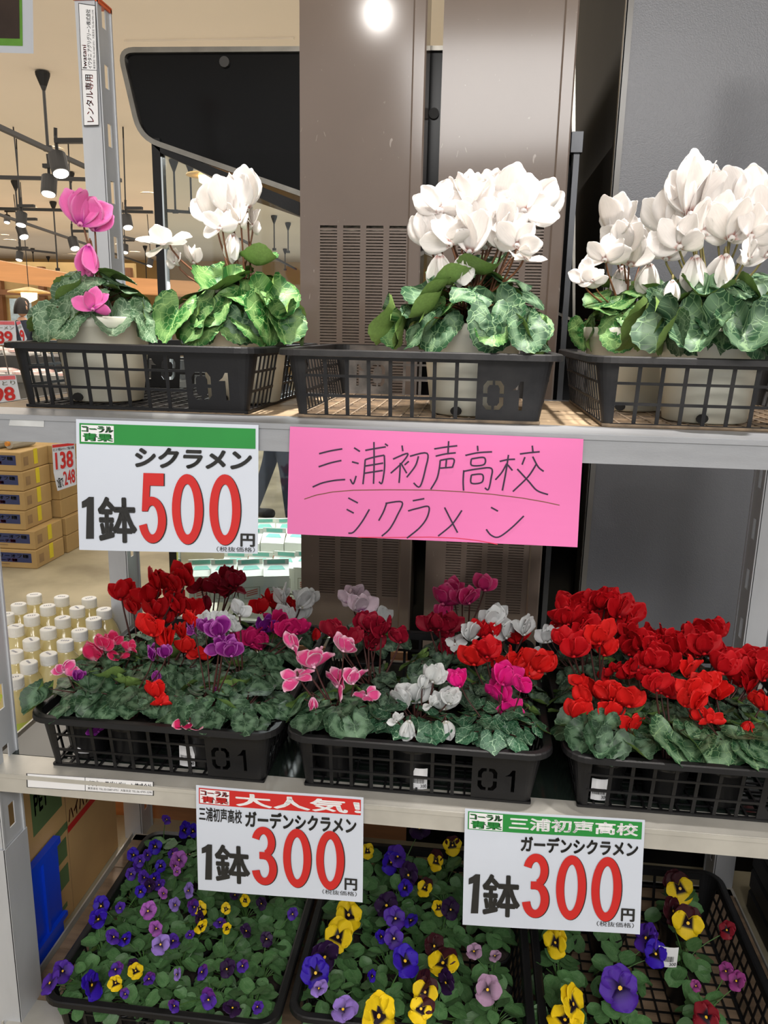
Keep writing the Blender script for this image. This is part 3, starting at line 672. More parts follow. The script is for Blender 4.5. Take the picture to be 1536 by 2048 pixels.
for s in STK:
    P = [uvof(*p) for p in s]; Q = []
    for i in range(len(P)-1):
        p0, p1, p2, p3 = P[max(i-1, 0)], P[i], P[i+1], P[min(i+2, len(P)-1)]
        for k in range(5):
            x = k/5; Q.append(tuple(.5*((2*p1[c])+(-p0[c]+p2[c])*x+(2*p0[c]-5*p1[c]+4*p2[c]-p3[c])*x*x+(-p0[c]+3*p1[c]-3*p2[c]+p3[c])*x**3) if len(s) > 2 else p1[c]+(p2[c]-p1[c])*x for c in (0, 1)))
    Q.append(P[-1]); ribbon(Q, .0026, SS, .0008, mb)
part('handwriting', mb, MARK, t)
def curve_px(pts, w, mat, h):
    P = [uvof(*p) for p in pts]; m = MB(); ribbon(P, w, SS, h, m); return part('underline', m, mat, t)
curve_px([(163, 364), (220, 345), (300, 330), (400, 322), (560, 320), (760, 322), (900, 330), (1040, 342), (1180, 360), (1280, 378), (1352, 394)], .0014, OLIVE, .0006)
curve_px([(420, 546), (560, 547), (760, 545), (880, 550), (980, 562), (1070, 580)], .0013, REDPEN, .0006)

# ================================================================ PLANTS
LT = {'flor': leaf_mat('silver_leaf', (40, 76, 48), (122, 152, 120), (140, 172, 126), 7, .62, .045, .6),
      'bright': leaf_mat('bright_leaf', (34, 84, 34), (120, 154, 92), (140, 172, 104), 8, .72, .045, .6),
      'grey': leaf_mat('grey_green_leaf', (66, 96, 68), (126, 152, 122), (162, 184, 152), 8, .6, .06, .5),
      'heart': leaf_mat('patterned_heart_leaf', (38, 66, 44), (96, 126, 98), (106, 136, 106), 6, .55, .03, .75),
      'ivy': leaf_mat('ivy_veined_leaf', (30, 72, 48), (70, 112, 84), (152, 182, 152), 5, .5, .03, .35, .85),
      'dark': leaf_mat('dull_dark_leaf', (34, 56, 42), (96, 120, 98), (104, 128, 104), 7, .6, .05, .6),
      'vio': leaf_mat('viola_leaf', (66, 104, 60), (92, 128, 82), (106, 138, 94), 4, .5, .02, .3, .4)}
UND = M('leaf_underside', (128, 160, 84), .6, 0, .08, 20, trans=.15)
UNDL = M('pale_leaf_underside', (156, 172, 118), .6, 0, .08, 20, trans=.15)
STALK = M('reddish_stalk', (122, 78, 52), .5, 0, .1, 30); STALKD = M('dark_stalk', (72, 38, 34), .5, 0, .1); STALKG = M('olive_stalk', (132, 122, 70), .5, 0, .1); VST = M('green_stalk', (74, 112, 56), .5)
SOIL = M('potting_soil', (44, 34, 28), .95, 0, .3, 90, 1, 200)
def leaf_mesh(kind, seed):
    r = random.Random(seed*31+7); m = MB(); nr, na = 5, 40
    B = 1.45 if kind == 'round' else 1.2; wav = r.uniform(.03, .07)*B; wk = r.choice((2, 3, 4)); wp = r.uniform(0, 6); cup = r.uniform(-.12, .18)*B; fold = r.uniform(-.1, .3)
    if kind in ('vio',): na, nr = 16, 3; wav *= .4; cup = r.uniform(-.05, .1)
    def out(ph):
        p = abs(ph)
        if kind == 'vio': return (.5 if p < 2.6 else .40)*(1+.05*math.cos(7*ph))*(1 if p < 1.5 else .93)
        if kind == 'heart': b = .5+.13*math.exp(-(p/.35)**2)+.05*math.exp(-((p-2.5)/.35)**2)
        elif kind == 'ivy': b = .47+.12*math.exp(-(p/.28)**2)+.09*math.exp(-((p-1.15)/.25)**2)+.07*math.exp(-((p-2.2)/.28)**2)
        else: b = .5+.05*math.exp(-((p-2.5)/.4)**2)+.03*math.exp(-(p/.4)**2)
        b *= 1+.025*math.sin(5*ph+wp)
        b -= .36*math.exp(-((PI-p)/.20)**2)
        return b
    for side in (0, 1):
        vs = []; uv = []; fs = []; ser = .028 if kind not in ('vio', 'ivy') else 0
        cz = -.012*side
        vs.append((.38, 0, cz)); uv.append((.38, 0))
        for i in range(1, nr+1):
            t = (i/nr)**.85
            for k in range(na):
                ph = -PI+2*PI*k/na; rr = out(ph)*t
                if i == nr: rr *= 1+(ser if k % 2 else -ser)
                x = .38+rr*math.cos(ph); y = rr*math.sin(ph)
                z = cup*(t*t)+wav*math.sin(wk*ph+wp)*t**2.2+fold*abs(y)*.9+.02*math.cos(7*ph)*t*(1-t)*2
                vs.append((x, y, z+cz*(1-t))); uv.append((x, y))
        for k in range(na):
            j = (k+1) % na; fs.append((0, 1+k, 1+j))
        for i in range(nr-1):
            for k in range(na):
                j = (k+1) % na; a = 1+i*na; fs += [(a+k, a+na+k, a+na+j), (a+k, a+na+j, a+j)]
        if side: fs = [tuple(reversed(f)) for f in fs]
        m.add(vs, fs, side, uv)
    return m
LV = {}
def leafset(mat, shape, under=None, n=6):
    k = (mat, shape, under)
    if k not in LV: LV[k] = [leaf_mesh(shape, i+len(shape)*3).mesh('leaf_'+mat, [LT[mat], under or UND], True) for i in range(n)]
    return LV[k]
def frame(xd, zd):
    x = Vector(xd).normalized(); z = Vector(zd); z = (z-x*z.dot(x)).normalized(); y = z.cross(x)
    return x, y, z
def mtx(x, y, z, p, s=1, sx=1):
    return Matrix(((x.x*s*sx, y.x*s, z.x*s, p.x), (x.y*s*sx, y.y*s, z.y*s, p.y), (x.z*s*sx, y.z*s, z.z*s, p.z), (0, 0, 0, 1)))
# petals
def petal_mesh(nm, mat, w=.30, bend=.22, cupx=.35, ruff=.0, seed=0, tip=0., nu=6, nv=8):
    r = random.Random(seed); m = MB(); vs = []; uv = []; fs = []; ph = r.uniform(0, 6)
    for side in (0, 1):
        for j in range(nv+1):
            t = (0, .16, .34, .52, .68, .82, .92, .98, 1)[j*8//nv] if nv == 8 else (0, .2, .42, .64, .82, .94, 1)[j] if nv == 6 else (0, .3, .58, .8, .94, 1)[j]
            wd = w*(.22*(1-t)**2+max(0, math.sin(PI*(.03+.955*t)**1.35))**.54) if t < .999 else w*.30
            for i in range(nu+1):
                s = -1+2*i/nu; x = s*wd*(1 if t < .97 else 1)
                zz = t-.06*s*s*t*(1 if t > .6 else .5)
                yb = bend*t*t+cupx*s*s*wd*wd*2+ruff*math.sin(9*t+3*s+ph)*t*abs(s)
                vs.append((x, yb+side*.012*(1-t*.5), zz)); uv.append((.5+s*.5, t))
        o = side*(nu+1)*(nv+1)
        for j in range(nv):
            for i in range(nu):
                a = o+j*(nu+1)+i; q = (a, a+1, a+nu+2, a+nu+1); fs.append(q if side == 0 else q[::-1])
    K = (nu+1)*(nv+1)
    for i in range(nu): a = nv*(nu+1)+i; fs.append((a, a+1, K+a+1, K+a)); fs.append((i, K+i, K+i+1, i+1))
    for j in range(nv):
        a = j*(nu+1); fs.append((a, a+nu+1, K+a+nu+1, K+a)); a += nu; fs.append((a, K+a, K+a+nu+1, a+nu+1))
    return m.add(vs, fs, 0, uv).mesh(nm, mat, True)
PC = {'W': ((214, 160, 150), (250, 246, 243), (253, 250, 248)), 'w': ((200, 196, 170), (236, 238, 238), (240, 242, 242)),
      'v': ((170, 30, 150), (236, 214, 226), (238, 222, 232)), 'P': ((186, 50, 160), (240, 112, 186), (246, 150, 206)),
      'r': ((140, 6, 22), (205, 14, 26), (222, 22, 34)), 'R': ((190, 10, 20), (228, 30, 28), (236, 38, 34)), 'd': ((90, 4, 24), (142, 8, 38), (156, 12, 44)),
      'm': ((150, 10, 80), (198, 22, 98), (210, 40, 112)), 'M': ((190, 10, 110), (234, 26, 138), (240, 60, 152)), 'o': ((170, 20, 100), (222, 52, 122), (232, 110, 156)),
      'p': ((236, 170, 206), (236, 84, 152), (250, 205, 225)), 'k': ((240, 190, 210), (228, 44, 100), (240, 130, 165)), 'u': ((100, 8, 96), (124, 14, 120), (190, 96, 186)), 'x': ((80, 10, 100), (116, 22, 130), (150, 60, 160)),
      's': ((200, 20, 90), (214, 22, 96), (248, 210, 226))}
PM = {}
def petals(c):
    if c not in PM:
        b, mi, e = PC[c]; mt = petal_mat('petal_'+c, b, mi, e, trans=.4 if c in 'Ww' else .2, em=.8 if c not in 'pu' else .74, bm=.12 if c in 'Ww' else .28)
        big = c in 'WP'
        PM[c] = [petal_mesh('petal_'+c, mt, (.33 if not big else .32)+.03*(i % 3), (.10, .22, .34, .05)[i % 4], (.5, -.3, .25, .7)[i % 4], .03 if big else .05, i, .0, nu=6 if big else 4, nv=8 if big else 6) for i in range(5)]
    return PM[c]
NOSE = {}
def bez(p0, p1, p2, p3, n=8):
    return [p0*(1-t)**3+p1*3*t*(1-t)**2+p2*3*t*t*(1-t)+p3*t**3 for t in [i/n for i in range(n+1)]]
def cyc_flower(par, crown, base, size, c, kind, stalkm, r):
    """base = nose of the flower (world). kind: u closed shuttlecock, o open butterfly, s star, n nodding"""
    pw = Vector(par.location); petm = petals(c); m = MB()
    lean = Vector((base.x-crown.x, base.y-crown.y, 0))
    top = base+Vector((r.uniform(-.002, .002), size*.12, size*.14))
    d = (top-crown); mid = crown+d*.5+lean*(-.15)+Vector((0, 0, d.length*.08))
    pts = bez(crown, crown+Vector((lean.x*.2, lean.y*.2, d.length*.4)), top-Vector((lean.x*.1, lean.y*.1-.003, d.length*.3)), top, 8)
    pts += [top+Vector((0, -size*.04, size*.05)), base+Vector((0, -size*.01, size*.02))]
    rad = .0019 if size > .045 else .0013
    m.tube(pts, [rad*1.15]*5+[rad]*(len(pts)-5), 5, 0)
    # nose
    ns = size*.075; ax = Vector((r.uniform(-.3, .3), -.55, -.8)).normalized()
    x, y, z = frame(ax.orthogonal(), ax)
    prof = [(.55, -.5), (.95, 0), (1, .5), (.8, .8), (.35, .75)]; vs = []; fs = []
    for pr, pz in prof:
        for k in range(7): q = 2*PI*k/7; vs.append(base+(x*math.cos(q)+y*math.sin(q))*ns*pr+z*ns*pz)
    for i in range(4):
        for k in range(7): fs.append((i*7+k, i*7+(k+1) % 7, i*7+7+(k+1) % 7, i*7+7+k))
    m.add(vs, fs, 1)
    o = part('flower', m, [stalkm, petm[0].materials[0]], par, True)
    az0 = r.uniform(0, 2*PI); L = size*(.82 if kind in 'un' else .62); n = 5
    fz = r.uniform(-.9, .9); fa = Vector((math.cos(fz), math.sin(fz), 0)); fb = Vector((math.sin(fz), -math.cos(fz), 0)); tiltf = r.uniform(-.25, .25)
    for k in range(n):
        az = az0+2*PI*k/n+r.uniform(-.25, .25)
        if kind in 'ou':                                      # petals fan up (u) or wide open (o) from the nose, in two layers
            ang = math.radians(((-82, -40, 4, 44, 84) if kind == 'o' else (-38, -12, 12, 38, 2))[k]+r.uniform(-11, 11))
            up = (fa*math.sin(ang+tiltf)+fb*((-.24, .2, -.18, -.1, .42)[k]+r.uniform(-.1, .1))+Vector((0, 0, math.cos(ang+tiltf)))).normalized()
            face = fb*(1 if k < 4 else -1)+fa*r.uniform(-.5, .5)+Vector((0, 0, .15))
        else:
            el = math.radians(r.uniform(*((70, 120) if kind == 's' else (146, 172)))); up = Vector((math.sin(el)*math.cos(az), math.sin(el)*math.sin(az), math.cos(el)))
            face = Vector((-math.cos(az), -math.sin(az), .3)) if kind != 's' else Vector((0, -.6, 1))
        z = up; y = face-up*face.dot(up); y.normalize(); x = y.cross(z)
        tw = r.uniform(-.5, .5); x2 = x*math.cos(tw)+y*math.sin(tw); y2 = z.cross(x2)
        s = L*r.uniform(.86, 1.12)
        place('petal', petm[r.randrange(5)], o, mtx(x2, y2, z, base+up*ns*.1-pw, s))
    return o
def bud(par, crown, p, c, r, stalkm):
    m = MB(); pts = bez(crown, crown+(p-crown)*.5+Vector((0, 0, .02)), p+Vector((.0, .01, .02)), p+Vector((0, 0, .012)), 6)
    m.tube(pts, .0012, 5, 0); a = p+Vector((0, 0, .012)); b = p+Vector((.002, -.002, -.014))
    m.tube([a, a*.7+b*.3, a*.4+b*.6, b], [.0018, .0038, .003, .0006], 6, 1)
    return part('flower_bud', m, [stalkm, petals(c)[0].materials[0]], par, True)
def foliage(par, c, n, Rr, H, ls, mat, shape, r, stalkm, under=None, tilt0=8, tilt1=70, droop=.02, jit=.5, sq=(1, 1), az0=0, zmin=None, lim=None, tj=16, ztip=None):
    pw = Vector(par.location); meshes = leafset(mat, shape, under); st = MB()
    for i in range(n):
        f = math.sqrt((i+.6)/n); az = i*2.399963+az0+r.uniform(-jit, jit)*.6; rho = Rr*f*r.uniform(.85, 1.1)
        dirv = Vector((math.cos(az)*sq[0], math.sin(az)*sq[1], 0)); z = H*(1-f*f*.75)-droop*f**3+r.uniform(-.010, .012)
        tl = math.radians(tilt0+(tilt1-tilt0)*f**1.6+r.uniform(-tj, tj)); s = ls*r.uniform(.8, 1.15)
        att = c+dirv*max(rho-s*.35, .004)+Vector((0, 0, z))
        if zmin: att.z = max(att.z, zmin+(.3+.4*f)*s*math.sin(max(tl, .1)))
        yw = r.uniform(-.5, .5); dx = Vector((math.cos(az+yw), math.sin(az+yw), 0))
        X = (dx*math.cos(tl)+Vector((0, 0, -math.sin(tl)))).normalized(); Zv = (dx*math.sin(tl)+Vector((0, 0, math.cos(tl)))); rl = r.uniform(-.35, .35)
        Y = Zv.cross(X).normalized(); Y2 = Y*math.cos(rl)+Zv*math.sin(rl); Z2 = X.cross(Y2)
        tip = att+X*s*.95
        if lim:
            if tip.y < lim[2]: att.y += lim[2]-tip.y
            if tip.x < lim[0]: att.x += lim[0]-tip.x
            if tip.x > lim[1]: att.x -= tip.x-lim[1]
        if ztip and tip.z < ztip: att.z += (ztip-tip.z)
        place('leaf', meshes[r.randrange(len(meshes))], par, mtx(X, Y2, Z2, att-pw, s))
        h = att-c
        st.tube([c+dirv*.006, c+Vector((h.x*.35, h.y*.35, max(h.z, .01)*.75)), att+X*s*.02], [.0022 if ls > .05 else .0014, .0018 if ls > .05 else .0012, .0010], 4, 0, False)
    return part('leaf_stalks', st, stalkm, par, True)
POTW = M('cream_plastic_pot', (222, 221, 206), .35, 0, .03, 8, trans=.12)
POTB = M('black_pot', (26, 26, 28), .35, 0, .1)
def pot_mesh(r0, r1, h, mat, seg=28, hole=False):
    m = MB().lathe([(r0*.92, .0), (r0, .003), (r0+(r1-r0)*.93, h*.86), (r1*1.01, h*.87), (r1*1.04, h*.90), (r1*1.045, h*.985), (r1*1.03, h), (r1*.985, h), (r1*.97, h*.9), (r0*.9, .006), (0.00005, .006)], seg)
    return m.mesh('pot', mat, True)
PW = pot_mesh(.070, .088, .158, POTW, 36); PB = pot_mesh(.033, .0445, .078, POTB, 20)
DRH = MB().lathe([(0.00005, 0), (.009, 0), (.009, .004), (0.00005, .004)], 12).mesh('drain_hole', M('dark_interior'))
soilW = MB().lathe([(.083, .138), (.05, .146), (0.00005, .148)], 16).mesh('soil', SOIL, True); soilB = MB().lathe([(.041, .068), (.02, .072), (0.00005, .072)], 12).mesh('soil', SOIL, True)
def pot(par, big):
    if big:
        place('pot', PW, par); place('soil', soilW, par)
        m = MB(); m.prism([(-.010+.010*math.cos(k*PI/6)+.0, .010+.008*math.sin(k*PI/6)) for k in range(12)], lambda a, b, d: (a-.012, -.0722+d-b*.1, b), 0, .003)
        place('drain_hole', m.mesh('drain_hole', M('dark_interior')), par)
    else: place('pot', PB, par); place('soil', soilB, par)
# ---- top shelf
def top_plant(px, Y, lab, fol, flowers, seed, stalk=STALK, yo=0):
    x = xAt(px, Y, 1.42); b = Vector((x, Y, Z1+.005)); r = random.Random(seed)
    t = empty('potted_cyclamen', b, lab, 'potted plant', None); pot(t, True); c = b+Vector((0, 0, .150))
    for f in fol: foliage(t, c, r=r, stalkm=stalk, tj=20, ztip=Z1+TH-.004, **f)
    for fl in flowers:
        fx, fy, col, size, kind = fl[:5]; dy = fl[5] if len(fl) > 5 else r.uniform(-.05, .04)
        s = size/FPX*1.62; p = atY(fx, fy+size*.30, Y+dy)
        cyc_flower(t, c+Vector((r.uniform(-.025, .025), r.uniform(-.02, .02), 0)), p, s, col, kind, stalk, r)
    return t
top_plant(205, .21, 'cream-potted cyclamen with pink flowers and greyish leaves, left end of top shelf',
    [dict(n=28, Rr=.125, H=.085, ls=.080, mat='grey', shape='round', tilt1=75, droop=.03), dict(n=7, Rr=.125, H=.05, ls=.07, mat='grey', shape='round', under=UNDL, tilt0=50, tilt1=100, az0=1.2)],
    [(160, 425, 'P', 74, 'u', -.02), (186, 440, 'P', 60, 'u', 0), (178, 472, 'P', 62, 'n', -.03), (186, 601, 'P', 56, 'o', -.10)], 11)
top_plant(487, .27, 'cream-potted cyclamen with vivid green leaves and few white flowers, beside the pink one',
    [dict(n=34, Rr=.148, H=.105, ls=.094, mat='bright', shape='round', tilt1=78, droop=.04), dict(n=8, Rr=.13, H=.04, ls=.08, mat='flor', shape='round', tilt0=60, tilt1=95, az0=.7)],
    [(330, 462, 'W', 92, 's', -.06), (350, 512, 'W', 50, 'o', -.03), (388, 512, 'W', 44, 'u', 0), (428, 420, 'W', 74, 'u', 0), (460, 400, 'W', 82, 'u', -.02), (492, 392, 'W', 80, 'u', .02), (480, 424, 'W', 70, 'o', -.04), (466, 452, 'W', 56, 'n', -.02), (505, 435, 'W', 60, 'o', .02), (440, 440, 'W', 56, 'o', -.05)], 12)
top_plant(945, .17, 'cream-potted cyclamen with dense white flowers, alone in the middle top tray',
    [dict(n=44, Rr=.16, H=.10, ls=.084, mat='flor', shape='round', tilt1=80, droop=.045), dict(n=11, Rr=.16, H=.06, ls=.07, mat='bright', shape='round', tilt0=40, tilt1=90, az0=.5)],
    [(880, 395, 'W', 84, 'o', -.05), (858, 470, 'W', 70, 'u', -.04), (905, 420, 'W', 80, 'u'), (930, 405, 'W', 78, 'u'), (960, 400, 'W', 70, 'u'), (985, 392, 'W', 72, 'u'), (1010, 395, 'W', 80, 'u'), (1046, 395, 'W', 88, 'o', -.03), (1068, 410, 'W', 70, 'u'), (945, 430, 'W', 84, 'o', -.06), (985, 425, 'W', 80, 'o', -.04), (1015, 440, 'W', 72, 'o', -.05), (1035, 470, 'W', 66, 'o', -.08), (900, 465, 'W', 76, 'o', -.06), (880, 490, 'W', 66, 'n', -.05), (940, 480, 'W', 76, 'u', -.06), (970, 470, 'W', 74, 'u', -.03), (1000, 475, 'W', 62, 'u', -.05), (925, 495, 'W', 56, 'n', -.05), (1052, 500, 'W', 56, 's', -.07)], 13)
top_plant(1262, .36, 'cream-potted white cyclamen, rear left of the two in the right top tray',
    [dict(n=32, Rr=.118, H=.085, ls=.074, mat='bright', shape='round', tilt1=74, droop=.03)],
    [(1228, 445, 'W', 78, 'u'), (1210, 498, 'W', 70, 'o', -.05), (1250, 480, 'W', 76, 'u'), (1262, 508, 'W', 70, 'u'), (1290, 480, 'W', 72, 'o'), (1245, 515, 'W', 66, 'n'), (1310, 462, 'W', 76, 'u'), (1300, 510, 'W', 60, 'n'), (1165, 545, 'W', 56, 'o', -.08), (1185, 550, 'W', 40, 'o', -.08)], 14)
top_plant(1425, .17, 'cream-potted white cyclamen with big round patterned leaves, at right edge of top shelf',
    [dict(n=36, Rr=.145, H=.09, ls=.092, mat='flor', shape='round', tilt1=80, droop=.045), dict(n=10, Rr=.14, H=.05, ls=.082, mat='grey', shape='round', tilt0=40, tilt1=92, az0=.9)],
    [(1378, 398, 'W', 98, 'u', -.02), (1402, 402, 'W', 90, 'u', 0), (1340, 438, 'W', 80, 'u', 0), (1360, 470, 'W', 78, 'o', -.05), (1405, 440, 'W', 86, 'o', -.04), (1392, 492, 'W', 72, 'n', -.03), (1440, 430, 'W', 80, 'o', -.03), (1475, 395, 'W', 88, 'u', .02), (1500, 402, 'W', 84, 'u', .04), (1462, 450, 'W', 84, 'u', -.04), (1452, 490, 'W', 70, 'n', -.04), (1502, 450, 'W', 74, 'o', -.05), (1530, 430, 'W', 80, 'u', .0), (1535, 490, 'W', 66, 'o', -.04), (1498, 500, 'W', 60, 'o', -.06), (1332, 500, 'W', 56, 'u', -.02), (1345, 548, 'W', 46, 'n', -.08)], 15, STALKG)

# ---- middle shelf: garden cyclamens
CN = {'r': 'red', 'R': 'bright red', 'd': 'dark crimson', 'w': 'white', 'm': 'magenta', 'M': 'hot pink', 'o': 'rose pink', 'p': 'pink-and-white', 'u': 'purple', 'v': 'pale blush', 'k': 'deep pink', 'x': 'violet'}
ROWY = {'A': .088, 'B': .208, 'C': .33, 'D': .452}
ROWN = {'A': 'front row', 'B': 'second row', 'C': 'third row', 'D': 'back row'}
USED = []
def garden(tr, row, px, mat, shape, ls, n, fl, desc, seed, Rr=.085, H=.055, dy=0):
    Y = ROWY[row]+T2[tr][1]+dy; x = xAt(px, Y, .70); x0 = T2[tr][0]; x = min(max(x, x0+.082), x0+TW-.082)
    for (ux, uy) in USED:
        if math.hypot(ux-x, uy-Y) < .084 and abs(uy-Y) < .08: x = ux+math.copysign(.088, x-ux if x != ux else 1)
    x = min(max(x, x0+.080), x0+TW-.080)
    USED.append((x, Y)); b = Vector((x, Y, Z2+.0055)); r = random.Random(seed)
    t = empty('potted_cyclamen', b, desc, 'potted plant', 'garden cyclamens on the middle shelf'); pot(t, False); c = b+Vector((0, 0, .075))
    foliage(t, c, int(n*1.75), Rr, H+.012, ls, mat, shape, r, STALKD, tilt0=4, tilt1=40, droop=-.018, sq=(1.05, .9), zmin=Z2+TH+.002, lim=(x0-.015, x0+TW+.012, T2[tr][1]+.0))
    for f in fl:
        fx, fy, col, size, kind = f[:5]; size *= 1.12; d = f[5] if len(f) > 5 else r.uniform(-.03, .03)
        p = atY(fx, fy+size*.30, Y+d); s = size/FPX*1.6*(1+.12*('ABCD'.index(row)))*.84
        cyc_flower(t, c+Vector((r.uniform(-.014, .014), r.uniform(-.01, .01), 0)), p, s, col, kind, STALKD, r)
    return t
L_, M_, R_ = 0, 1, 2
